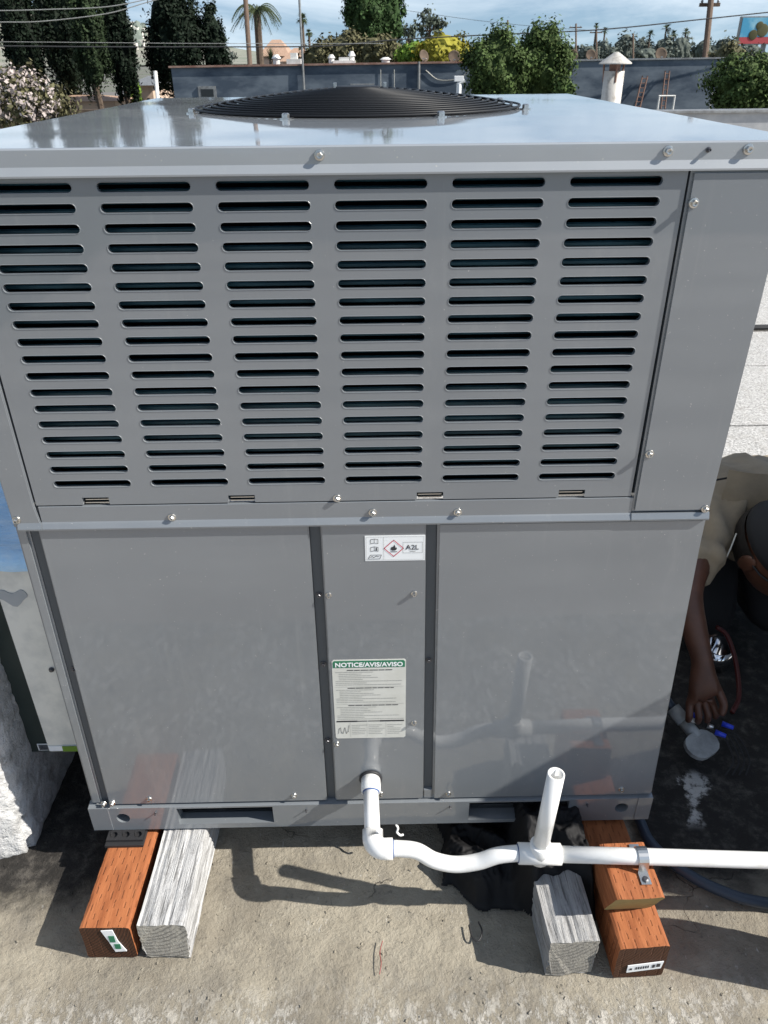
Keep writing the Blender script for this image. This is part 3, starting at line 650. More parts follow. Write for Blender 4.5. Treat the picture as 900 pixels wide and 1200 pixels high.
# ------------------------------------------------------------------ timber blocks
def timber(name, label, x0, x1, y0, y1, z0, z1, mname, rot=0, rough=0., groove=0, slant=0, group=None, seed=0, endmat=None):
    cx, hw, hh = (x0+x1)/2, (x1-x0)/2, (z1-z0)/2; t = thing(name, (cx, y0, z0), label, 'wood block', group)
    bm = NB(); n = 14; ny = 46; prof = []
    for s in range(4):
        for i in range(n):
            u = -1+2*i/n; prof.append(((u, 1), (1, -u), (-u, -1), (-1, u))[s])
    rg = random.Random(seed); gr = [(rg.uniform(-.9, .9), rg.uniform(.5, 1.3), rg.uniform(.02, .05)) for _ in range(8)]
    rows = []
    for j in range(ny+1):
        tt = j/ny; row = []
        for (u, v) in prof:
            rr = 1.0; k = max(abs(u), abs(v)); cu, cv = u, v
            if abs(u) > .93 and abs(v) > .93: cu, cv = u*.965, v*.965
            x = cu*hw; z = cv*hh; y = tt*(y1-y0) + slant*(1-(v+1)/2)*(1 - tt)
            p = Vector((x*14+seed, (y)*3, z*14)); d = rough*(mnoise.noise(p) + .6*mnoise.noise(Vector((x*60, y*18+seed, z*60))))
            if groove:
                for g0, gd, gw in gr:
                    uu = u if abs(v) > .99 else v
                    q = (uu - g0 - .05*mnoise.noise(Vector((g0*9, y*5, seed))))/gw
                    d -= groove*gd*math.exp(-q*q)*(.6+.6*mnoise.noise(Vector((g0*5, y*9, 2))))
                    
            nx_ = (u if abs(u) >= abs(v) else 0); nz_ = (v if abs(v) >= abs(u) else 0)
            x += nx_*d; z += nz_*d
            if rough and j == 0: y += rough*2.2*mnoise.noise(Vector((x*40, seed, z*40)))
            row.append(bm.verts.new((x, y, z+hh)))
        rows.append(row)
    m_ = len(prof)
    for j in range(ny):
        for i in range(m_): bm.faces.new((rows[j][i], rows[j][(i+1) % m_], rows[j+1][(i+1) % m_], rows[j+1][i]))
    bm.faces.new(rows[0][::-1]); bm.faces.new(rows[-1])
    bmesh.ops.recalc_face_normals(bm, faces=bm.faces)
    o = obj('block', bm, mname, t); o.location = (0, 0, 0)
    if endmat:
        o.data.materials.append(M[endmat])
        for p_ in o.data.polygons:
            if len(p_.vertices) > 8: p_.material_index = 1
    t.rotation_euler.z = rot
    return t
b1 = timber('wood_block', 'orange-brown treated wood block under the left end of the unit, black pad on it', -.4975, -.4105, -.190, .28, 0, .0885, 'redwood', rot=-.02, rough=.0006, seed=3, group=None)
b2 = timber('wood_block', 'weathered white-grey grooved wood block beside the left orange-brown block', -.3985, -.315, -.192, .30, -.002, .096, 'greywood', rot=-.02, rough=.0014, groove=.005, seed=11)
b3 = timber('wood_block', 'cracked weathered grey wood block left of the stacked brown blocks', .299, .384, -.236, .20, -.002, .096, 'greywood_dark', rot=.05, rough=.0022, groove=.0045, seed=23)
b4 = timber('wood_block', 'lower brown treated block of the right stack with paper tag on its end', .414, .500, -.243, .22, 0, .0875, 'redwood', rot=.03, rough=.0006, seed=5)
b5 = timber('wood_block', 'upper brown treated block of the right stack with slanted yellow sawn end', .405, .487, -.212, -.108, .0885, .1735, 'redwood', rot=.03, rough=.0006, slant=.036, seed=8, endmat='redwood_end')
def endtag(parent, pts, bars, rot=0):
    bm = NB(); poly_ext(bm, pts, -.0022, -.0008)
    o = obj('paper_tag', bm, 'label', parent); o.location = (0, 0, 0)
    b = NB()
    for x0, x1, za, zb_ in bars: box(b, x0, x1, -.0029, -.0024, za, zb_)
    q = obj('tag_print', b, 'green' if len(bars) < 4 else 'ink', o); q.location = (0, 0, 0)
endtag(b1, [(-.006, .082), (.014, .084), (.018, .052), (.028, .022), (.008, .020), (.002, .050)], [(.004, .014, .05, .068), (.010, .020, .030, .044)])
endtag(b4, [(-.022, .018), (.036, .026), (.038, .046), (-.022, .038)], [(-.018, -.014, .026, .031)]+[(-.008+.004*i, -.006+.004*i, .027+i*.0006, .034+i*.0006) for i in range(6)]+[(.020, .024, .030, .039), (.027, .033, .032, .041)])
# rubber pad under the base
pad = thing('rubber_pad', (-.457, .0, .09), 'black rubber pad with three holes between orange-brown block and unit', 'rubber pad')
bm = NB(); box(bm, -.497, -.425, -.036, .05, .0892, .0955, .001); obj('pad_base', bm, 'rubber', pad)
bm = NB()
for k in range(3): hole_cell(bm, (-.4955+.0228*k, -.4727+.0228*k, -.028, .048), circ_pts(-.484+.0228*k, -.016, .0066), 0, .005)
for v in bm.verts: v.co = Vector((v.co.x, v.co.z, .1005-v.co.y))
bmesh.ops.remove_doubles(bm, verts=bm.verts, dist=1e-5); bmesh.ops.recalc_face_normals(bm, faces=bm.faces)
if sum(f.normal.z*f.calc_area() for f in bm.faces) < 0: bmesh.ops.reverse_faces(bm, faces=bm.faces)
box(bm, -.4955, -.4271, -.0279, -.0272, .0957, .1003); obj('pad_top', bm, 'rubber', pad)
# hose, bag, litter
hs = obj('drain_hose', tube(NB(), spline([(.50, .22, .02), (.545, .08, .018), (.556, .005, .016), (.598, -.055, .014), (.656, -.098, .013), (.735, -.125, .013), (.95, -.15, .013)], 10), .0105, 14), 'hose', smooth=True)
tag(hs, 'dark blue rubber hose curving over the roof at the right of the unit', 'hose')
def sst(a, b, x): t = max(0, min(1, (x-a)/(b-a))); return t*t*(3-2*t)
def bagz(x, y):                           # a sheet draped over the grey block and sagging to the roof
    blk = sst(.262, .292, x)*(1-sst(.395, .412, x))*.098
    p = Vector((x, y, 0)); f = .020*(1-2*abs(mnoise.noise(Vector((x*13+y*9, y*16-x*5, 1))))) + .011*(1-2*abs(mnoise.noise(Vector((x*34, y*24+x*18, 5))))) + .005*(1-2*abs(mnoise.noise(p*75)))
    lump = .030*math.exp(-((x-.215)/.06)**2-((y+.03)/.07)**2)
    e = min(sst(0, .035, y-bagf(x)), sst(0, .02, x-.135-.02*mnoise.noise(Vector((y*18, 0, 3)))))
    return max(.003, (blk*sst(0, .01, y-bagf(x)) + (lump + .012 + f)*e) + .002)
def bagf(x): return -.118 + .028*mnoise.noise(Vector((x*13, 7, 0))) + .012*mnoise.noise(Vector((x*40, 2, 0))) - .012*sst(.28, .30, x) + .05*sst(.20, .15, x)
bm = grid(NB(), .12, .412, -.165, .15, 120, 120, bagz)
bmesh.ops.delete(bm, geom=[v for v in bm.verts if v.co.y < bagf(v.co.x)-.002 or v.co.x < .137+.02*mnoise.noise(Vector((v.co.y*18, 0, 3)))], context='VERTS')
tag(obj('plastic_bag', bm, 'bag', smooth=True), 'crumpled black plastic sheet draped under the white pipe and over the right grey block', 'plastic bag')
bm = NB(); tube(bm, spline([(.015, -.232, .004), (.018, -.215, .007), (.016, -.195, .005), (.021, -.175, .006)], 6), .0008, 5); tag(obj('red_thread', bm, 'redpl'), 'thin red thread lying on the roof below the pipe elbow', 'thread')
bm = NB(); tube(bm, spline([(.178, -.150, .006), (.182, -.175, .008), (.192, -.180, .009), (.2, -.165, .01), (.196, -.145, .008)], 6), .0016, 6); tag(obj('black_cord', bm, 'rubber'), 'short loop of black cord beside the plastic bag', 'cord')
bm = NB(); tube(bm, spline([(.05, -.004, .099), (.054, -.008, .092), (.052, -.012, .086), (.058, -.016, .082), (.064, -.014, .081)], 5), .0022, 6); tag(obj('wire_scrap', bm, 'pvc'), 'tiny curled white scrap hanging below the base rail', 'scrap')
bm = NB()
for k in range(900):
    x, y = rnd.uniform(-.75, .75), rnd.uniform(-.42, -.0); 
    if rnd.random() > .35+.5*(-y/.4): continue
    s = rnd.uniform(.0012, .0036); z = gz(x, y)
    r = bmesh.ops.create_cube(bm, size=s, matrix=Matrix.Translation((x, y, z+s*.2)) @ Matrix.Rotation(rnd.random()*6, 4, 'Z') @ Matrix.Rotation(rnd.random(), 4, 'X') @ Matrix.Diagonal((1.4, 1, .6, 1)))
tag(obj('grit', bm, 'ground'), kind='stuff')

# ------------------------------------------------------------------ unseen cabinet and blocks added to cast the shade at the right
nb = thing('shade_cabinet', (1.75, .1, .1), 'unseen grey cabinet added out of frame to cast shade from the right', 'air conditioner')
OX, OZ = 1.36, 1.136
bm = NB(); box(bm, OX, OX+.9, -.285, .61, .10, OZ-.02, .004); obj('cabinet', bm, 'panel', nb)
bm = NB(); box(bm, OX-.0, OX+.91, -.29, .615, OZ-.0198, OZ, .003); obj('top_cap', bm, 'cap', nb)
for y in (-.27, .46):
    s = timber('wood_block', 'brown block added under the unseen shade cabinet', OX+.02, OX+.88, y, y+.09, 0, .0985, 'redwood', seed=30)
    s['label'] = ('front' if y < 0 else 'rear') + ' brown block added under the unseen shade cabinet'
timber('wood_block', 'tall unseen brown block added to shade the roof at the lower right', 0.74, .83, -.285, -.205, 0, .235, 'redwood', seed=31)
# ------------------------------------------------------------------ the worker crouching at the right
def skin(name, J, edges, m, parent, sub=2, root=None):
    ks = list(J); me = bpy.data.meshes.new(name); me.from_pydata([J[k][0] for k in ks], [(ks.index(a), ks.index(b)) for a, b in edges], [])
    o = bpy.data.objects.new(name, me); COL.objects.link(o); o.modifiers.new('s', 'SKIN')
    for k, v in zip(ks, me.skin_vertices[0].data):
        r = J[k][1]; v.radius = r if isinstance(r, tuple) else (r, r); v.use_root = (k == root)
    o.modifiers.new('ss', 'SUBSURF').levels = sub; o.modifiers['ss'].render_levels = sub
    bpy.context.view_layer.update()
    me2 = bpy.data.meshes.new_from_object(o.evaluated_get(bpy.context.evaluated_depsgraph_get())); bpy.data.objects.remove(o)
    me2.materials.clear()
    return obj(name, me2, m, parent, True)
man = thing('person', (.95, .75, 0), 'person in tan shirt and black cap crouching beside the unit, reaching down', 'person')
V = Vector
J = dict(pelvis=(V((1.00, .92, .27)), .125), belly=(V((.975, .83, .37)), .125), chest=(V((.935, .70, .475)), .135), neckb=(V((.895, .565, .470)), .05), neck=(V((.890, .515, .462)), .048), skull=(V((.888, .465, .455)), .04),
  rs=(V((.775, .575, .485)), .062), re=(V((.680, .375, .385)), .038), rw=(V((.727, .296, .225)), .0235), rp=(V((.729, .276, .172)), (.036, .022)),
  ls=(V((1.08, .62, .49)), .062), le=(V((1.10, .40, .37)), .042), lw=(V((.99, .27, .26)), .028), lp=(V((.955, .25, .215)), (.034, .022)),
  rh=(V((.905, .90, .25)), .10), rk=(V((.845, .555, .085)), .07), ra=(V((.875, .93, .07)), .045), rt=(V((.875, 1.03, .04)), .035),
  lh=(V((1.10, .90, .25)), .10), lk=(V((1.07, .56, .085)), .07), la=(V((1.09, .93, .07)), .045), lt=(V((1.09, 1.03, .04)), .035))
E_ = [('pelvis', 'belly'), ('belly', 'chest'), ('chest', 'neckb'), ('neckb', 'neck'), ('neck', 'skull'), ('chest', 'rs'), ('rs', 're'), ('re', 'rw'), ('rw', 'rp'), ('chest', 'ls'), ('ls', 'le'), ('le', 'lw'), ('lw', 'lp'), ('pelvis', 'rh'), ('rh', 'rk'), ('rk', 'ra'), ('ra', 'rt'), ('pelvis', 'lh'), ('lh', 'lk'), ('lk', 'la'), ('la', 'lt')]
for s, base, dx in (('r', V((.729, .276, .172)), 1), ('l', V((.955, .25, .215)), -1)):
    for i, (off, ln) in enumerate(((-.024, .9), (-.008, 1.0), (.008, .95), (.023, .75))):
        a = base + V((off*1.05, -.012, -.038)); b = a + V((off*.1+.003*i, -.020, -.024))*ln; c = b + V((.004, .008, -.026))*ln
        J[f'{s}f{i}a'] = (a, .0095); J[f'{s}f{i}b'] = (b, .0085); J[f'{s}f{i}c'] = (c, .007); E_ += [(f'{s}p', f'{s}f{i}a'), (f'{s}f{i}a', f'{s}f{i}b'), (f'{s}f{i}b', f'{s}f{i}c')]
    a = base + V((.032*dx, -.010, -.004)); b = a + V((.010*dx, -.022, -.022)); c = b + V((-.008*dx, -.012, -.022))
    J[f'{s}ta'] = (a, .011); J[f'{s}tb'] = (b, .0095); J[f'{s}tc'] = (c, .008); E_ += [(f'{s}p', f'{s}ta'), (f'{s}ta', f'{s}tb'), (f'{s}tb', f'{s}tc')]
BOW = V((.018, 0, -.062))                 # how far the upper body is sunk over the knees
for k_ in ('belly', 'chest', 'neckb', 'neck', 'skull', 'rs', 'ls'): J[k_] = (J[k_][0]+BOW, J[k_][1])
for k_ in ('re', 'le'): J[k_] = (J[k_][0]+BOW*.5, J[k_][1])
body = skin('body', J, E_, 'skin', man, 2, 'pelvis')
S_ = dict(fr=(V((.855, .590, .395)), (.115, .10)), fs=(V((.930, .585, .345)), (.125, .10)), hem=(V((.975, .82, .33)), (.175, .165)), belly=(V((.970, .80, .40)), (.168, .15)), chest=(V((.935, .69, .485)), (.175, .15)), nk=(V((.905, .595, .525)), (.105, .09)), col=(V((.892, .530, .530)), (.098, .085)),
  rs=(V((.778, .575, .488)), .080), rm=(V((.735, .475, .445)), .066), rc=(V((.712, .415, .415)), .062), ls=(V((1.078, .62, .495)), .080), lm=(V((1.095, .50, .43)), .066), lc=(V((1.098, .44, .40)), .062))
for k_ in S_: S_[k_] = (S_[k_][0]+BOW*(.6 if k_ in ('rc', 'lc') else 1), S_[k_][1])
sh = skin('shirt', S_, [('hem', 'belly'), ('belly', 'chest'), ('chest', 'nk'), ('nk', 'col'), ('chest', 'fr'), ('chest', 'fs'), ('chest', 'rs'), ('rs', 'rm'), ('rm', 'rc'), ('chest', 'ls'), ('ls', 'lm'), ('lm', 'lc')], 'shirt', man, 3, 'chest')
for v in sh.data.vertices:                # hanging folds
    p = v.co; q = V((p.x*34, p.y*7, p.z*9)); k = mnoise.noise(q)*.015 + 1.5*abs(mnoise.noise(V((p.x*20+p.z*26, p.y*20, p.z*5))))*.012
    v.co = p + v.normal*(k-.004)
bm = NB(); tube(bm, [sh.data.vertices[0].co*0 + p for p in spline([V((.765, .600, .563))+BOW, V((.82, .570, .592))+BOW, V((.87, .545, .598))+BOW], 6)], .0025, 6); obj('shoulder_seam', bm, 'trouser', man)
T_ = dict(pelvis=(V((1.00, .92, .26)), (.15, .135)), rh=(V((.91, .89, .25)), .115), rm=(V((.885, .72, .20)), .11), rk=(V((.845, .555, .10)), .095), ra=(V((.875, .90, .08)), .062), lh=(V((1.09, .89, .25)), .115), lm=(V((1.08, .72, .20)), .11), lk=(V((1.07, .56, .10)), .095), la=(V((1.09, .90, .08)), .062))
skin('trousers', T_, [('pelvis', 'rh'), ('rh', 'rm'), ('rm', 'rk'), ('rk', 'ra'), ('pelvis', 'lh'), ('lh', 'lm'), ('lm', 'lk'), ('lk', 'la')], 'trouser', man, 2, 'pelvis')
for x in (.883, 1.098):
    skin('shoe', dict(a=(V((x, .92, .07)), .05), b=(V((x-.004, 1.02, .06)), (.046, .042)), c=(V((x-.008, 1.10, .04)), (.044, .034))), [('a', 'b'), ('b', 'c')], 'rubber', man, 2, 'a')
# head: built facing +y, then turned to look down at the work
hf = V((.38, -.72, -.58)).normalized(); hu0 = V((-.05, -.42, .90)); hu = (hu0 - hf*hu0.dot(hf)).normalized(); hr = hf.cross(hu)
HM = Matrix.Translation(V((.908, .440, .412))) @ Matrix(((hr.x, hf.x, hu.x, 0), (hr.y, hf.y, hu.y, 0), (hr.z, hf.z, hu.z, 0), (0, 0, 0, 1)))
bm = NB(); bmesh.ops.create_uvsphere(bm, u_segments=32, v_segments=24, radius=1)
for v in bm.verts:
    x, y, z = v.co; wx = .074*(1-.18*max(0, -z)**1.2); X, Y_, Z = x*wx, y*.096, z*.118
    if z < 0: Y_ += .022*(-z)*(1 if y > -.2 else .2)
    g_n = math.exp(-((X/.012)**2)-((Z+.012)/.022)**2)
    if y > .3: Y_ += .024*g_n - .008*(math.exp(-(((abs(X)-.032)/.014)**2)-((Z-.012)/.012)**2)) + .005*math.exp(-((X/.024)**2)-((Z+.048)/.007)**2)
    v.co = HM @ V((X, Y_, Z))
obj('head', bm, 'skin', man, True)
for s in (-1, 1):
    bm = NB(); bmesh.ops.create_uvsphere(bm, u_segments=12, v_segments=8, radius=1)
    for v in bm.verts: v.co = HM @ V((s*(.074+v.co.x*.010+.006*max(0, -v.co.y)), -.004+v.co.y*.018, -.004+v.co.z*.032))
    obj('ear', bm, 'skin', man, True)
bm = NB(); bmesh.ops.create_uvsphere(bm, u_segments=32, v_segments=20, radius=1)
bmesh.ops.delete(bm, geom=[v for v in bm.verts if v.co.z < .02], context='VERTS')
for v in bm.verts: v.co = HM @ V((v.co.x*.081, v.co.y*.106-.004, .028+v.co.z*.104))
capo = obj('cap', bm, 'capcloth', man, True); md = capo.modifiers.new('t', 'SOLIDIFY'); md.thickness = .003
bm = NB(); rows = []
for i in range(13):
    a_ = -1+2*i/12; row = []
    for k in range(5): row.append(bm.verts.new(HM @ V((a_*.070*(1-.12*k/4), .098+.075*(k/4)*(1-.35*a_*a_)-.030*a_*a_, .030-.020*(k/4)-.014*a_*a_))))
    rows.append(row)
for i in range(12):
    for k in range(4): bm.faces.new((rows[i][k], rows[i+1][k], rows[i+1][k+1], rows[i][k+1]))
br = obj('cap_brim', bm, 'capcloth', man, True); md = br.modifiers.new('t', 'SOLIDIFY'); md.thickness = .003
bm = NB(); bmesh.ops.create_uvsphere(bm, u_segments=24, v_segments=14, radius=1)
bmesh.ops.delete(bm, geom=[v for v in bm.verts if v.co.y > .15 or v.co.z > .35], context='VERTS')
for v in bm.verts: v.co = HM @ V((v.co.x*.0795, v.co.y*.106-.004, v.co.z*.112+.006))
obj('hair', bm, 'hair', man, True)
bm = NB()
for s in (-1, 1):
    bmesh.ops.create_uvsphere(bm, u_segments=12, v_segments=8, radius=1, matrix=HM @ Matrix.Translation((s*.031, .086, .012)) @ Matrix.Diagonal((.027, .012, .019, 1)))
    tube(bm, [HM @ V((s*.052, .082, .016)), HM @ V((s*.076, .03, .014)), HM @ V((s*.078, -.01, .012))], .0028, 6)
tube(bm, [HM @ V((-.01, .098, .014)), HM @ V((.01, .098, .014))], .003, 6)
obj('dark_glasses', bm, 'capcloth', man, True)
bm = NB(); tube(bm, spline([at(863, 625, .47), at(855, 645, .45), at(845, 665, .45)], 6), .0016, 6); obj('neck_cord', bm, 'paper', man)

# what he is working on
def onz(px, py, z):
    d = CF + CR*((px-450)/F_PX) + CU*((600-py)/F_PX); return CAM + d*((z-CAM.z)/d.z)
fit = thing('conduit_fitting', onz(818, 872, 0), 'grey conduit fitting with rounded cover plate below the person\'s hand', 'pipe fitting')
a_, b_, c_ = onz(776, 815, .10), onz(797, 840, .075), onz(815, 862, .062)
bm = NB(); tube(bm, [a_, a_.lerp(b_, .7)], .011, 14); obj('conduit', bm, 'hose', fit, True)
bm = NB(); tube(bm, [a_.lerp(b_, .6), b_.lerp(c_, .25)], .0165, 18); obj('coupling', bm, 'greyplastic', fit, True)
bm = NB(); tube(bm, [b_.lerp(c_, .2), c_.lerp(b_, -.15)], .0145, 18); obj('conduit_body', bm, 'greyplastic', fit, True)
bm = NB(); pc = onz(822, 873, .062); poly_ext(bm, slot_pts(-.042, .042, 0, .058, 8), -.006, .006, .0015); bmesh.ops.rotate(bm, verts=bm.verts, cent=(0, 0, 0), matrix=Matrix.Rotation(PI/2, 3, 'X'))
bmesh.ops.transform(bm, verts=bm.verts, matrix=Matrix.Translation(pc) @ Matrix.Rotation(.55, 4, 'Z') @ Matrix.Rotation(.25, 4, 'X')); obj('cover_plate', bm, 'greyplastic', fit, False)
for i, (px, py, mm, ln) in enumerate(((812, 838, 'bluepl', .022), (806, 842, 'white', .02), (846, 848, 'bluepl', .026), (838, 858, 'bluepl', .024), (829, 850, 'strap', .014))):
    p = onz(px, py, .085); bm = NB(); tube(bm, [p, p+V((ln*.8, -ln*.5, 0))], [.0065, .0045], 8); o = obj('wire_nut', bm, mm, fit, True)
bm = NB()
for i in range(4):
    p = onz(842, 852, .08); tube(bm, spline([p, p+V((.02+.01*i, .0, -.03)), p+V((.03+.012*i, -.04, -.06)), p+V((.015*i, -.075, -.068))], 5), .0018, 5)
tag(obj('wire', bm, 'rubber', fit), kind='stuff')
gs = thing('steel_bowl', onz(842, 762, 0), 'shiny round steel tin standing in the shade between the person\'s knees', 'bowl')
gc = onz(838, 766, .03); bm = NB(); lathe(bm, [(.040, -.03), (.043, .03), (.0405, .03), (.038, -.026), (.0, -.026)], gc, 'Z', 28); obj('bowl_side', bm, 'chrome', gs, True)
bm = NB(); tube(bm, spline([onz(840, 735, .14), onz(852, 745, .12), onz(862, 775, .07), onz(866, 815, .02), onz(858, 835, .012)], 6), .006, 8); tag(obj('red_hose', bm, 'darkred', smooth=True), 'dark red rubber hose hanging beside the steel tin', 'hose')
# ------------------------------------------------------------------ beyond the roof
GZ = -4.2
def ppm(p): return F_PX/((p-CAM).dot(CF))
def place(px, py, D):                       # point at forward distance D (metres) seen at px, py
    d = CF + CR*((px-450)/F_PX) + CU*((600-py)/F_PX); return CAM + d*(D/d.dot(CF))
def atz(px, D, z):                          # the point at height z on the plumb line through px, horizon, D
    p = place(px, 65, D); return V((p.x, p.y, z))
def leafquad(bm, p, n, s, rg, asp=.6):
    t = V((rg.gauss(0, 1), rg.gauss(0, 1), rg.gauss(0, 1))); t = (t - n*t.dot(n)); t = t.normalized() if t.length > 1e-4 else V((1, 0, 0)); b = n.cross(t)
    bm.faces.new([bm.verts.new(q) for q in (p+t*s, p+b*s*asp, p-t*s, p-b*s*asp)])
def crown_cloud(bm, c, size, n, leaf, rg, profile=None, clumps=40, spread=.22, core=True):
    """many leaves gathered in clumps through an ellipsoid (or a column with a profile)"""
    C_ = []
    for k in range(clumps):
        while True:
            p = V((rg.uniform(-1, 1), rg.uniform(-1, 1), rg.uniform(-1, 1)))
            lim = profile(p.z) if profile else math.sqrt(max(0, 1-p.z*p.z))
            r = math.hypot(p.x, p.y)
            if r < lim and (r > lim*.45 or abs(p.z) > .7): break
        C_.append((p, rg.uniform(.7, 1.3)))
    for k in range(n):
        q, ss = rg.choice(C_); g = V((rg.gauss(0, 1), rg.gauss(0, 1), rg.gauss(0, 1)))*spread*ss*.6
        p = q+g; nn = (g.normalized()*.7 + q*.5 + V((rg.gauss(0, .4), rg.gauss(0, .4), rg.gauss(0, .4))))
        nn = nn.normalized() if nn.length > 1e-3 else V((0, 0, 1))
        leafquad(bm, c + V((p.x*size.x, p.y*size.y, p.z*size.z)), nn, leaf*rg.uniform(.6, 1.4), rg)
    if core:
        r = bmesh.ops.create_icosphere(bm, subdivisions=4, radius=1)
        for v in r['verts']:
            z = v.co.z; lim = (profile(z)/max(.05, math.sqrt(max(.0025, 1-z*z)))) if profile else 1
            k = .70*(1+.35*mnoise.noise(v.co*3+c)); v.co = c + V((v.co.x*size.x*min(lim, 1.6)*k, v.co.y*size.y*min(lim, 1.6)*k, v.co.z*size.z*.84))
    return bm
def tree(name, label, cat, px, ptop, pbot, hw, D, m, n, leafpx, group=None, profile=None, clumps=40, spread=.22, trunk=.16, seed=1, depth=1.0, mtrunk='bark', core=True):
    rg = random.Random(seed); a, b = place(px, ptop, D), place(px, pbot, D); k = ppm(a)
    top, bot = a.z, b.z; x, y = a.x, a.y; wd = hw/k
    t = thing(name, (x, y, GZ), label, cat, group)
    bm = crown_cloud(NB(), V((x, y, (top+bot)/2)), V((wd, wd*depth, (top-bot)/2)), n, leafpx/k, rg, profile, clumps, spread, core); obj('crown', bm, m, t)
    bm = NB(); pts = spline([(x, y, GZ), (x+.1*wd, y, (GZ+bot)/2), (x-.06*wd, y, bot+(top-bot)*.15), (x+.05*wd, y, bot+(top-bot)*.55)], 4); nn = len(pts)
    tube(bm, pts, [max(.03, trunk*(1-.75*i/nn)) for i in range(nn)], 8)
    for q in range(4):
        a2 = rg.uniform(0, 6.28); z0 = bot+(top-bot)*rg.uniform(.0, .3); tube(bm, [(x, y, z0), (x+math.cos(a2)*wd*.35, y+math.sin(a2)*wd*.35, z0+(top-bot)*.22), (x+math.cos(a2)*wd*.6, y+math.sin(a2)*wd*.6, z0+(top-bot)*.42)], [trunk*.45, trunk*.3, trunk*.12], 6)
    obj('trunk', bm, mtrunk, t)
    return t
col = lambda z: (1-max(0, z)**2.2*.75)*(.62+.38*min(1, (z+1)*1.6)) if z > -1 else 0
G_ = 'cypress trees behind the roof'
tree('cypress_tree', 'dark cypress cut off by the left edge of the picture', 'tree', 4, -55, 112, 22, 30, 'cypress', 13000, 2.0, G_, col, 80, .2, .2, 41)
tree('cypress_tree', 'broad dark cypress behind the light green one at the left', 'tree', 50, -75, 118, 33, 33, 'cypress', 15000, 2.0, G_, col, 100, .2, .2, 42)
tree('cypress_tree', 'lighter green cypress in front of the dark pair at the left', 'tree', 88, -48, 116, 20, 28, 'cypress_lit', 13000, 1.9, G_, col, 80, .2, .2, 43)
tree('cypress_tree', 'slim dark cypress rightmost of the left cypress cluster', 'tree', 125, -42, 116, 19, 30, 'cypress', 13000, 1.9, G_, col, 80, .2, .2, 44)
tree('cypress_tree', 'wide dark cypress behind the left end of the navy building', 'tree', 193, -34, 112, 33, 31, 'cypress', 15000, 2.0, G_, col, 90, .22, .2, 45)
tree('cypress_tree', 'short rounded dark cypress just left of the utility pole', 'tree', 245, 8, 95, 17, 32, 'cypress', 8000, 1.8, G_, col, 60, .2, .16, 46)
# pale flowering shrub
t = tree('flowering_shrub', 'shrub covered in pale pink-white blossom at the left edge', 'shrub', 22, 82, 162, 48, 11, 'hedge', 2600, 3.0, None, None, 60, .25, .05, 47, core=False)
rg = random.Random(5); a = place(22, 122, 11); k = ppm(a)
obj('blossom', crown_cloud(NB(), a, V((44/k, 44/k, 38/k)), 1500, 2.3/k, rg, None, 130, .12, False), 'blossom', t)
tree('dense_tree', 'tall dense dark green tree above the middle of the navy building', 'tree', 425, -20, 62, 25, 46, 'ficus', 9000, 1.9, 'trees behind the navy building', None, 60, .2, .3, 48)
tree('dense_tree', 'dark green tree joined to the right of the tall dense one', 'tree', 455, -24, 64, 20, 48, 'ficus', 8000, 1.9, 'trees behind the navy building', None, 60, .2, .3, 49)
for i, (px, tp, hw) in enumerate(((372, 48, 22), (402, 38, 26), (437, 40, 28), (463, 46, 18))):
    tree('hedge_shrub', ('leftmost', 'second from left', 'third from left', 'rightmost')[i]+' of the dry olive shrubs behind the navy building coping', 'shrub', px, tp, 88, hw, 38, 'hedge', 1700, 2.4, 'dry shrubs behind the navy building', None, 40, .25, .08, 50+i)
tree('lime_shrub', 'bright green shrub between the olive shrubs and the yellow tree', 'shrub', 487, 46, 84, 22, 36, 'lime', 1700, 2.4, None, None, 40, .25, .1, 55)
tree('yellow_tree', 'yellow-green leafy tree behind the satellite dishes', 'tree', 521, 37, 84, 33, 35, 'yellow', 2800, 2.4, None, None, 60, .22, .15, 56)
tree('eucalyptus_tree', 'open crowned eucalyptus rising behind the yellow tree', 'tree', 505, 13, 44, 17, 70, 'euc', 700, 2.2, 'eucalyptus trees', None, 16, .28, .2, 57, core=False)
tree('eucalyptus_tree', 'small grey-green eucalyptus right beside the tall dense tree', 'tree', 478, 24, 62, 10, 66, 'euc', 500, 2.2, 'eucalyptus trees', None, 14, .28, .16, 58, core=False)
tree('leafy_tree', 'green tree standing in front of the navy wall, left one of two', 'tree', 583, 34, 132, 38, 20, 'bush', 12000, 2.0, 'trees in front of the navy wall', None, 90, .2, .1, 59)
tree('leafy_tree', 'taller green tree right beside it, next to the vent pipe', 'tree', 641, 25, 134, 34, 21, 'bush', 12000, 2.0, 'trees in front of the navy wall', None, 90, .2, .1, 60)['label'] = 'taller sunlit green tree in front of the navy wall nearest the vent pipe'
tree('low_shrub', 'small low green shrub between the two trees and the vent pipe', 'shrub', 664, 88, 130, 13, 20, 'bush', 900, 2.6, None, None, 24, .25, .05, 61)
tree('leafy_tree', 'dark bushy tree at the right end of the navy wall under the billboard', 'tree', 884, 62, 140, 46, 19, 'bush', 12000, 2.0, 'trees in front of the navy wall', None, 90, .2, .1, 62)
tree('brown_shrub', 'reddish brown shrub top just below the billboard', 'shrub', 858, 46, 92, 22, 30, 'hedge', 1500, 2.4, None, None, 40, .25, .08, 63)
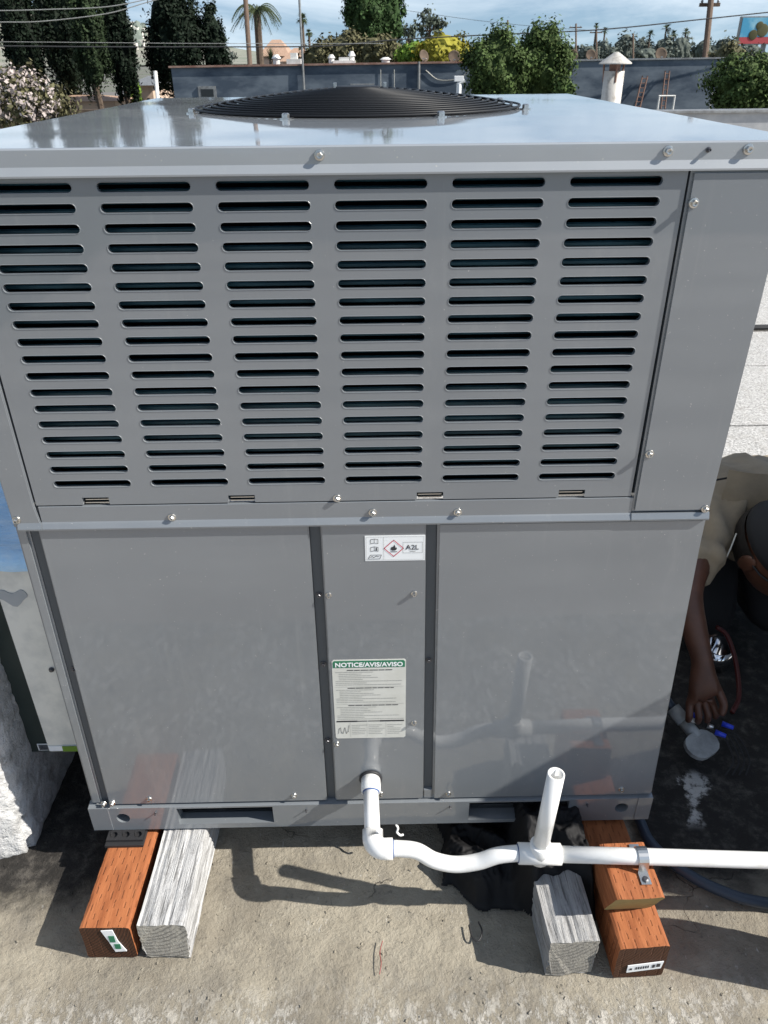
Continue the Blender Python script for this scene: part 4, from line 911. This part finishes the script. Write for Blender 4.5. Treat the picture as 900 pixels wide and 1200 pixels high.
# a soft line of far trees on the right
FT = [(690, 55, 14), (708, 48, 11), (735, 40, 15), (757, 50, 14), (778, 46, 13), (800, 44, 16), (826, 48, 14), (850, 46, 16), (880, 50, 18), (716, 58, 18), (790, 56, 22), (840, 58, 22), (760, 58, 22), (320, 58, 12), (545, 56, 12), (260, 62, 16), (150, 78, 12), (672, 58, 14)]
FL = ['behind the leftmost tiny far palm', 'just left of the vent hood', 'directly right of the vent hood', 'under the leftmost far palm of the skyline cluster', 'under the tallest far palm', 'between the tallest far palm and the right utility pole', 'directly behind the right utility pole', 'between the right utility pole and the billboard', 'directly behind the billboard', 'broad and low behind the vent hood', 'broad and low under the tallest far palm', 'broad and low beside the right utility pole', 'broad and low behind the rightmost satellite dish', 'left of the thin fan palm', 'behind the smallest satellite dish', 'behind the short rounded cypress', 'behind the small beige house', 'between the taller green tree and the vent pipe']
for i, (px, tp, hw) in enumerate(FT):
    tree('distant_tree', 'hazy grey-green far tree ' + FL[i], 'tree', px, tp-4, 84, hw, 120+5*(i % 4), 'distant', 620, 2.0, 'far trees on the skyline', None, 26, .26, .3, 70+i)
def fan_palm(px, ptop, r, D, lab, grp, lean=0, n=26, pw=3.2, seed=1):
    rg = random.Random(seed); c = place(px, ptop, D); k = ppm(c); R_ = r/k; x, y = c.x, c.y
    t = thing('palm_tree', (x, y, GZ), lab, 'palm tree', grp)
    bm = NB(); tube(bm, [(x-lean/k, y, GZ), (x-lean*.3/k, y, c.z*.5), (x, y, c.z)], [pw/k*.6, pw/k*.5, pw/k*.42], 8); obj('trunk', bm, 'bark', t)
    bm = NB()
    for i in range(n):
        a_, el = rg.uniform(0, 2*PI), rg.uniform(-.9, 1.3); d = V((math.cos(a_)*math.cos(el), math.sin(a_)*math.cos(el), math.sin(el)))
        side = d.cross(V((0, 0, 1))).normalized(); p0 = V((x, y, c.z))
        for q in range(5):
            s_ = (q-2)*.28; dd = (d + side*s_).normalized(); tip = p0 + dd*R_*rg.uniform(.8, 1.1) - V((0, 0, .22*R_)); m_ = p0+dd*R_*.55; ww = side*R_*.06
            bm.faces.new([bm.verts.new(v) for v in (p0, m_-ww, tip, m_+ww)])
    obj('crown', bm, 'palm', t)
def date_palm(px, ptop, r, D, lab, seed=1):
    rg = random.Random(seed); c = place(px, ptop, D); k = ppm(c); R_ = r/k; x, y = c.x, c.y
    t = thing('palm_tree', (x, y, GZ), lab, 'palm tree', 'palm trees')
    bm = NB(); tube(bm, [(x-.1, y, GZ), (x, y, c.z-.2*R_), (x, y, c.z)], [5/k, 4.2/k, 5.4/k], 10); obj('trunk', bm, 'bark', t)
    for i in range(40):
        a_ = 2*PI*i/40+rg.uniform(-.15, .15); up = rg.uniform(.15, 1.35); L_ = R_*rg.uniform(.85, 1.15)
        pts = [V((x, y, c.z)) + V((math.cos(a_), math.sin(a_), 0))*L_*s + V((0, 0, 1))*L_*(up*s - (up*.6+.75)*s*s) for s in [j/9 for j in range(10)]]
        bm = NB(); tube(bm, pts, [.028*(1-.7*j/10) for j in range(10)], 4)
        for j in range(1, 10):
            d = (pts[j]-pts[j-1]).normalized(); sd_ = d.cross(V((0, 0, 1))).normalized()
            for h_ in (-1, 1):
                for q in (0, .5):
                    p = pts[j-1].lerp(pts[j], q); tip = p + sd_*h_*L_*.17*(1-.06*j) + d*L_*.08 - V((0, 0, L_*.10)); bm.faces.new([bm.verts.new(v) for v in (p, p+d*L_*.022, tip)])
        obj('frond', bm, 'palm', t)
date_palm(301, 14, 30, 40, 'feathery palm with arching fronds beside the brown utility pole', 3)
fan_palm(354, 22, 9, 75, 'thin tall fan palm behind the navy building drainpipe', 'palm trees', seed=4, pw=4)
fan_palm(362, 38, 6, 90, 'smaller fan palm right beside the thin tall one', 'palm trees', seed=5, pw=3)
for i, (px, tp, r, l) in enumerate(((699, 30, 5, 'tiny far palm left of the vent cap'), (709, 36, 6, 'far palm directly above the vent cap'), (781, 33, 8, 'tallest far palm right of the middle skyline'), (790, 40, 7, 'far palm leaning against the tallest far one'), (804, 37, 6, 'far palm left of the right utility pole'), (762, 40, 7, 'leftmost far palm of the skyline cluster'))): fan_palm(px, tp, r, 130, l, 'far palms', seed=80+i, pw=2.2, n=18)
def agave(px, py, r, D, lab):
    c = place(px, py, D); k = ppm(c); t = thing('yucca_plant', (c.x, c.y, GZ), lab, 'plant'); bm = NB(); rg = random.Random(9)
    for i in range(60):
        a_, el = rg.uniform(0, 6.28), rg.uniform(0, 1.4); d = V((math.cos(a_)*math.cos(el), math.sin(a_)*math.cos(el), math.sin(el))); s_ = d.cross(V((0, 0, 1))).normalized()*r/k*.05
        bm.faces.new([bm.verts.new(v) for v in (c-s_, c+d*r/k, c+s_)])
    obj('crown', bm, 'palm', t); bm = NB(); tube(bm, [(c.x, c.y, GZ), (c.x, c.y, c.z)], .1, 6); obj('stem', bm, 'bark', t)
agave(318, 70, 15, 30, 'spiky yucca behind the white coping ornaments')

# the navy building
DN = 24
nvb = thing('navy_building', atz(535, DN, GZ), 'long low navy blue stucco building behind the roof', 'building')
pl, pr_ = place(200, 77, DN), place(874, 70, DN)
pl.z, pr_.z = 1.14, 1.24
dirn = V((pr_.x-pl.x, pr_.y-pl.y, 0)).normalized(); nrm = V((dirn.y, -dirn.x, 0)); WL = V((pr_.x-pl.x, pr_.y-pl.y, 0)).length
def wp(s, z, o=0): q = V((pl.x, pl.y, 0)) + dirn*s + nrm*o; return V((q.x, q.y, z))
def wbox(bm, s0, s1, z0, z1, o0, o1, tilt=0):
    vs = [bm.verts.new(wp(s, z+(tilt*s), o)) for s in (s0, s1) for z in (z0, z1) for o in (o0, o1)]
    fs = [bm.faces.new([vs[i] for i in f]) for f in ((0, 1, 3, 2), (4, 6, 7, 5), (0, 4, 5, 1), (2, 3, 7, 6), (0, 2, 6, 4), (1, 5, 7, 3))]; bmesh.ops.recalc_face_normals(bm, faces=fs); return bm
TL = (pr_.z-pl.z)/WL
def spx(px):                                 # distance along the wall of the point seen at px
    d = CF + CR*((px-450)/F_PX) + CU*((600-75)/F_PX); A_ = V((pl.x, pl.y, 0))
    t_ = ((A_-CAM).dot(nrm))/(V((d.x, d.y, 0)).dot(nrm)) if True else 0
    q = CAM + d*t_; return (V((q.x, q.y, 0))-A_).dot(dirn)
wl = obj('wall', wbox(NB(), 0, WL, GZ, 1.10, -7, 0, TL), 'navy', nvb)
obj('coping', wbox(NB(), -.06, spx(545), 1.10, 1.15, -.22, .07, TL), 'clay', nvb); obj('coping', wbox(NB(), spx(545), WL+.05, 1.10, 1.14, -.2, .05, TL), 'grey_metal', nvb)
def npz(py): return CAM.z - (py-65)/F_PX*DN*1.0
for a, b, zt, zb_ in ((229, 250, 94, 108), (410, 438, 93, 107)):
    f = obj('window', wbox(NB(), spx(a), spx(b), npz(zb_), npz(zt), 0, .05), 'grey_metal', nvb); obj('pane', wbox(NB(), spx(a+3), spx(b-3), npz(zb_-3), npz(zt+3), .05, .056), 'glass', f)
bm = NB(); s_ = spx(355); tube(bm, [wp(s_, GZ, .08), wp(s_, 1.08, .08), wp(s_, 3.1, .02)], .035, 8); obj('drainpipe', bm, 'grey_metal', nvb)
for px in (446, 462):
    bm = NB(); s_ = spx(px); tube(bm, [wp(s_, .1, .03), wp(s_, 1.0, .03)], .012, 6); obj('cable', bm, 'pale_line', nvb)
# bits on the coping
for i, (px, wd) in enumerate(((323, 10), (344, 17), (388, 8), (403, 26), (412, 8), (452, 12))):
    s_ = spx(px); q = wd/F_PX*DN/2; bm = NB(); rg = random.Random(i)
    hh = (.28, .30, .26, .16, .34, .16)[i]; b0 = 1.15+TL*s_
    if wd > 14:
        wbox(bm, s_-q, s_+q, b0-.02, b0+hh*.45, -.5, -.1); wbox(bm, s_-q*.45, s_+q*.45, b0+hh*.44, b0+hh, -.45, -.15)
    else:
        lathe(bm, [(q*.8, 0), (q*.8, hh*.6), (q*1.15, hh*.62), (q*.5, hh)], wp(s_, b0-.02, -.3), 'Z', 12)
    tag(obj('roof_vent', bm, 'white'), ('small white capped vent above the yucca', 'larger stepped white vent left of the thin palm', 'short white capped vent left of the wide white box', 'wide white box vent under the olive shrubs', 'tall narrow white vent on the wide box', 'flat white vent below the tall dense tree')[i], 'roof vent', 'white vents on the navy building')
def dish(px, py, r, lab, D=24, yaw=0):
    c = place(px, py, D); k = ppm(c); R_ = r/k; t = thing('satellite_dish', (c.x, c.y, 1.05), lab, 'satellite dish', 'satellite dishes on the navy building')
    bm = NB(); lathe(bm, [(0, .0), (R_*.5, R_*.06), (R_*.85, R_*.17), (R_, R_*.26), (R_*1.0, R_*.28), (R_*.8, R_*.18), (0, .02)], (0, 0, 0), '-Y', 20); bmesh.ops.transform(bm, verts=bm.verts, matrix=Matrix.Translation(c) @ Matrix.Rotation(yaw, 4, 'Z') @ Matrix.Rotation(-.35, 4, 'X')); obj('dish', bm, 'bark', t, True)
    bm = NB(); tube(bm, [c+V((0, .05, 0)), c+V((0, .1, -R_*.6)), V((c.x, c.y+.1, .9))], .02, 6); obj('mast', bm, 'grey_metal', t)
    bm = NB(); h = Matrix.Rotation(yaw, 4, 'Z'); tube(bm, [c+V((0, -.02, -R_*.8)), c+(h @ V((0, -R_*.9, -R_*.35)))], .012, 5); box(bm, c.x-.03, c.x+.03, c.y-R_*.95, c.y-R_*.8, c.z-R_*.42, c.z-R_*.25); obj('feed_arm', bm, 'grey_metal', t)
for px, py, r, l, yw in ((496, 66, 6.5, 'grey satellite dish leftmost, on a mast against the wall', .6), (532, 67, 7, 'round rusty brown satellite dish left of the green trees', 0), (548, 70, 4.5, 'smallest satellite dish touching the green trees', .3), (671, 65, 6, 'dark satellite dish just right of the taller green tree', 0), (692, 65, 6, 'dark satellite dish just left of the vent cap', 0), (774, 64, 7, 'dark satellite dish right of the vent cap on a white box', 0)): dish(px, py, r, l, 24.6, yw)
# leaning ladders and pipe bracket against the navy wall
def ladder(p0, p1, wd, lab):
    t = thing('ladder', wp(spx(p0[0]), .3, .5), lab, 'ladder'); A_ = wp(spx(p0[0]), npz(p0[1]), .45); B_ = wp(spx(p1[0]), npz(p1[1]), .08); w_ = dirn*wd
    for q in (0, 1):
        bm = NB(); tube(bm, [A_+w_*q, B_+w_*q], .022, 6); obj('rail', bm, 'rust', t)
    for i in range(7):
        bm = NB(); p = A_.lerp(B_, .08+.14*i); tube(bm, [p, p+w_], .013, 5); obj('rung', bm, 'rust', t)
ladder((746, 122), (754, 88), .16, 'rusty ladder leaning on the navy wall, left one of two'); ladder((777, 122), (780, 83), .13, 'rusty ladder leaning on the navy wall behind the white bracket')
bk = NB(); s0, s1 = spx(770), spx(788); tube(bk, [wp(s0, -.4, .7), wp(s0, npz(108), .7), wp(s1, npz(108), .7), wp(s1, -.4, .7)], .035, 8); tag(obj('pipe_bracket', bk, 'white'), 'white square pipe bracket in front of the rusty ladders', 'bracket')
pp = NB(); s0 = spx(831); tube(pp, [wp(s0, -.5, .7), wp(s0, npz(106), .7), wp(s0+.1, npz(104), .7)], .03, 8); tag(obj('vent_stub', pp, 'white'), 'short white pipe stub right of the white bracket', 'pipe')
fc_ = NB(); q = place(538, 98, 16); k = ppm(q); tube(fc_, [V((q.x, q.y, -.5)), q, q+V((6/k, 0, 4/k))], 3/k, 8); box(fc_, q.x-6/k, q.x+5/k, q.y-.05, q.y+.05, q.z+2/k, q.z+8/k, .01)
tag(obj('utility_stub', fc_, 'pvc'), 'small white pipe head in front of the navy wall behind the fan guard', 'pipe')

# round vent pipe with conical hood on this roof
c = place(718, 100, 9.6); k = ppm(c); vp = thing('vent_pipe', (c.x, c.y, 0), 'thick white vent pipe with conical metal hood beyond the unit', 'vent pipe')
zt = place(718, 83, 9.6).z; zc0, zc1 = place(718, 73.5, 9.6).z, place(718, 61, 9.6).z; R_ = 11.5/k
bm = NB(); lathe(bm, [(R_, -zt), (R_, 0), (R_*.9, .0), (R_*.88, -.3)], (c.x, c.y, zt), 'Z', 28); obj('pipe', bm, 'dusty_white', vp, True)
bm = NB(); lathe(bm, [(18.5/k, -.012), (18.5/k, .0), (R_*.35, zc1-zc0-.012), (.02, zc1-zc0)], (c.x, c.y, zc0), 'Z', 28); obj('hood', bm, 'dusty_white', vp)
for i in range(3):
    a_ = 2*PI*i/3+.45; d = V((math.cos(a_), math.sin(a_), 0)); bm = NB(); tube(bm, [V((c.x, c.y, zt-.12))+d*R_*1.02, V((c.x, c.y, zc0+.01))+d*R_*1.18], .012, 6); obj('brace', bm, 'rust', vp)
bm = NB(); lathe(bm, [(R_*.55, -.05), (R_*.55, zc0-zt+.02)], (c.x-.0, c.y, zt), 'Z', 16); obj('inner_stack', bm, 'rust', vp)
# parapet at the far edge of this roof
Y0 = 14.9
pq = NB(); box(pq, -2.0, 30, Y0, Y0+.3, -.05, .40); par = tag(obj('parapet_wall', pq, 'parapet'), 'long grey coated parapet along the far edge of the roof', 'parapet')
pq = NB(); box(pq, -2.02, 30, Y0-.05, Y0+.36, .401, .45, .01); obj('metal_coping', pq, 'grey_metal', par)
for px in (816, 858):
    q = place(px, 133, 15.2); pq = NB(); tube(pq, [V((q.x, q.y-.4, -.03)), V((q.x, q.y-.4, .22))], .03, 8); tag(obj('pipe_stub', pq, 'rust'), ('short rusty pipe stub in front of the parapet' if px < 830 else 'short rusty pipe stub nearer the right edge of the parapet'), 'pipe')
# poles and billboard
def upole(px0, py0, px1, py1, D, r, lab, arm=0):
    a, b = place(px0, py0, D), place(px1, py1, D); t = thing('utility_pole', (b.x, b.y, GZ), lab, 'utility pole', 'utility poles'); k = ppm(a); d = (a-b); top = a; bot = b + d*((GZ-b.z)/d.z)
    bm = NB(); tube(bm, [bot, b, top], r/k, 10); obj('pole', bm, 'pole', t)
    if arm:
        bm = NB(); box(bm, top.x-arm, top.x+arm, top.y-.06, top.y+.06, top.z-.5, top.z-.36); obj('crossarm', bm, 'pole', t)
        for s in (-.8, .8):
            bm = NB(); lathe(bm, [(.05, 0), (.06, .08), (.03, .12)], (top.x+arm*s, top.y, top.z-.36), 'Z', 8); obj('insulator', bm, 'grey_metal', t)
upole(286, -25, 293, 78, 26, 2.9, 'brown utility pole rising past the feathery palm', 0)
upole(834, -8, 825, 80, 34, 3.4, 'brown utility pole with a crossarm near the right edge', .45)
for i, (px, tp, l) in enumerate(((675, 28, 'thin far pole left of the vent cap'), (699, 34, 'dark far pole nearest the vent cap'), (595, 24, 'far antenna pole above the green trees'), (742, 40, 'tiny far pole in the skyline trees'))): upole(px, tp, px, 80, 110, 1.0, l, .9 if i < 2 else 0)
bb = thing('billboard', atz(890, 60, GZ), 'billboard with blue picture and red band at the right edge', 'billboard')
a, b = place(870, 19, 60), place(925, 51, 60); k = ppm(a); zc = lambda py: place(890, py, 60).z
bm = NB(); box(bm, a.x, b.x, a.y, a.y+.4, zc(52), zc(19)); obj('frame', bm, 'grey_metal', bb)
bm = NB(); box(bm, a.x+.08, b.x-.08, a.y-.03, a.y-.01, zc(43), zc(20.5)); obj('picture', bm, mat('billboard_blue', (.06, .32, .52), .6, col2=(.30, .55, .66), nscale=.5, lo=.45, hi=.6), bb)
bm = NB(); box(bm, a.x+.08, b.x-.08, a.y-.03, a.y-.01, zc(51), zc(43.3)); obj('red_band', bm, mat('billboard_red', (.45, .06, .07), .6), bb)
bm = NB(); q = place(893, 37, 59.8)
for dx, dz, r in ((-.3, -.2, .35), (.4, .1, .45), (.1, .4, .3)): bmesh.ops.create_uvsphere(bm, u_segments=12, v_segments=8, radius=1, matrix=Matrix.Translation((q.x+dx, a.y-.05, q.z+dz)) @ Matrix.Diagonal((r, .03, r, 1)))
tag(obj('painted_shape', bm, 'hedge', bb), kind='stuff')
bm = NB(); box(bm, b.x-1.4, b.x-1.1, a.y+.41, a.y+.7, GZ, zc(51)); obj('post', bm, 'grey_metal', bb)
# left-hand houses, wall and white post
def house(px0, px1, pe, pr, D, lab, wallm, roofm, depth=7, grp=None):
    a, b = place(px0, pe, D), place(px1, pe, D); rz_ = place(px0, pr, D).z; t = thing('house', ((a.x+b.x)/2, a.y, GZ), lab, 'house', grp)
    bm = NB(); box(bm, a.x, b.x, a.y, a.y+depth, GZ, a.z); obj('wall', bm, wallm, t)
    o = .3 if D < 100 else .1; bm = NB(); pts = [(a.x-o, a.z), (b.x+o, a.z), ((a.x+b.x)/2+(b.x-a.x)*.18, rz_), ((a.x+b.x)/2-(b.x-a.x)*.18, rz_)]
    f = [bm.verts.new((x, a.y-o, z)) for x, z in pts[:2]] + [bm.verts.new((x, a.y+depth+o, z)) for x, z in pts[1::-1]] + [bm.verts.new((pts[3][0], a.y+depth*.4, rz_)), bm.verts.new((pts[2][0], a.y+depth*.4, rz_))]
    for q in ((0, 1, 5, 4), (1, 2, 5), (2, 3, 4, 5), (3, 0, 4), (3, 2, 1, 0)): bm.faces.new([f[i] for i in q])
    bmesh.ops.recalc_face_normals(bm, faces=bm.faces); obj('roof', bm, roofm, t)
    for fx in (.25, .65):
        bm = NB(); x = a.x+(b.x-a.x)*fx; hh = (a.z-GZ)*.25; box(bm, x, x+(b.x-a.x)*.14, a.y-.05, a.y-.01, a.z-hh*1.6, a.z-hh*.5); obj('window', bm, 'glass', t)
    return t
house(306, 336, 66, 46, 62, 'house with a tan tiled gable roof behind the feathery palm', 'beige', 'roof_tile')
house(332, 362, 72, 56, 58, 'lower tan roofed house left of the thin palm', 'beige', 'roof_tile')
house(142, 152, 112, 96, 40, 'narrow white house wall between the two cypress groups', 'white', 'grey_metal', 4)
house(156, 178, 100, 90, 38, 'small beige house with grey roof left of the white post', 'beige', 'grey_metal', 5)
house(48, 134, 119, 113, 34, 'low peach coloured house wall behind the cypress trunks', 'beige', 'roof_tile', 3)
bm = NB(); a, b = place(-40, 131, 24), place(205, 124, 25); vs = []
box(bm, a.x, b.x, a.y, a.y+.2, GZ, place(60, 129, 24).z); fw = tag(obj('garden_wall', bm, 'bark'), 'dark brown garden wall below the cypress trunks', 'wall')
bm = NB(); a, b = place(182, 84, 22), place(186, 128, 22); tube(bm, [b, a], 2.2/ppm(a), 8); tag(obj('white_post', bm, 'white'), 'slanting white post left of the navy building', 'post')
tree('lime_shrub', 'small bright green bush between the white house and the beige one', 'shrub', 155, 92, 122, 7, 36, 'lime', 500, 2.2, None, None, 16, .28, .08, 64)
# hill with scattered houses far off
def hz(x, y):
    r = math.exp(-((x+520)/260)**2)*max(0, min(1, (y-700)/500)); return GZ + 1 + 62*r*(1+.25*mnoise.noise(V((x/90, y/90, 0))))
tag(obj('hillside', grid(NB(), -1500, 700, 690, 1500, 90, 40, hz), 'hill', smooth=True), kind='structure')
rg = random.Random(12); first = None
for i in range(46):
    px = rg.uniform(128, 170); D = rg.uniform(820, 1250); p = place(px, 65, D); z = hz(p.x, p.y); s = rg.uniform(4, 9)
    bm = NB(); box(bm, p.x-s, p.x+s, p.y-s*.7, p.y+s*.7, z-3, z+rg.uniform(4, 7)); o = tag(obj('hill_house', bm, 'house_wall'), 'tiny pale house among those scattered on the far hill', 'house', 'houses on the far hill')
for i in range(60):
    px = rg.uniform(126, 172); D = rg.uniform(800, 1250); p = place(px, 65, D); z = hz(p.x, p.y); s = rg.uniform(4, 8)
    bm = NB(); bmesh.ops.create_icosphere(bm, subdivisions=2, radius=1)
    for v in bm.verts: v.co = V((p.x, p.y, z+s*.4)) + v.co*s*(1+.4*mnoise.noise(v.co*2+p))
    tag(obj('hill_tree', bm, 'distant'), 'tiny dark tree among the houses of the far hill', 'tree', 'trees on the far hill')
# overhead lines
def line(pts, D, m, r, lab, sag=True):
    bm = NB(); P = spline([place(x, y, D if not isinstance(D, tuple) else D[0]+(D[1]-D[0])*i/(len(pts)-1)) for i, (x, y) in enumerate(pts)], 10); tube(bm, P, r, 5, cap=True); tag(obj('overhead_cable', bm, m), lab, 'cable')
line([(-60, 12), (0, 12.5), (60, 11), (125, 8), (178, -2), (230, -14)], 20, 'pale_line', .012, 'upper pale cable crossing the left cypresses')
line([(-60, 27), (0, 26), (50, 25), (125, 16), (175, 2), (230, -12)], 20, 'pale_line', .012, 'second pale cable crossing the left cypresses')
line([(-60, 49), (0, 49), (120, 50), (250, 51), (450, 51)], 22, 'pale_line', .008, 'upper of two level cables in front of the cypresses')
line([(-60, 54), (0, 54), (120, 55), (250, 55), (380, 54), (460, 47), (560, 41.5), (700, 35), (820, 23), (960, 8)], 23, 'wire_line', .018, 'long black cable rising from the cypresses to the upper right corner')
line([(460, 10), (560, 24), (640, 32), (700, 36)], 60, 'wire_line', .015, 'faint thin cable in the sky above the green trees')
bm = NB(); tube(bm, spline([wp(spx(499), npz(80), .04), wp(spx(515), npz(90), .04), wp(spx(540), npz(88), .04), wp(spx(552), npz(76), .04)], 6), .014, 5); tag(obj('slack_cable', bm, 'pale_line'), 'slack pale cable looping along the navy wall under the dishes', 'cable')
bm = NB(); s_ = spx(491); tube(bm, [wp(s_, GZ, .05), wp(s_, 1.2, .05)], .04, 8); tag(obj('conduit_riser', bm, 'grey_metal'), 'grey vertical conduit on the navy wall under the leftmost dish', 'pipe')
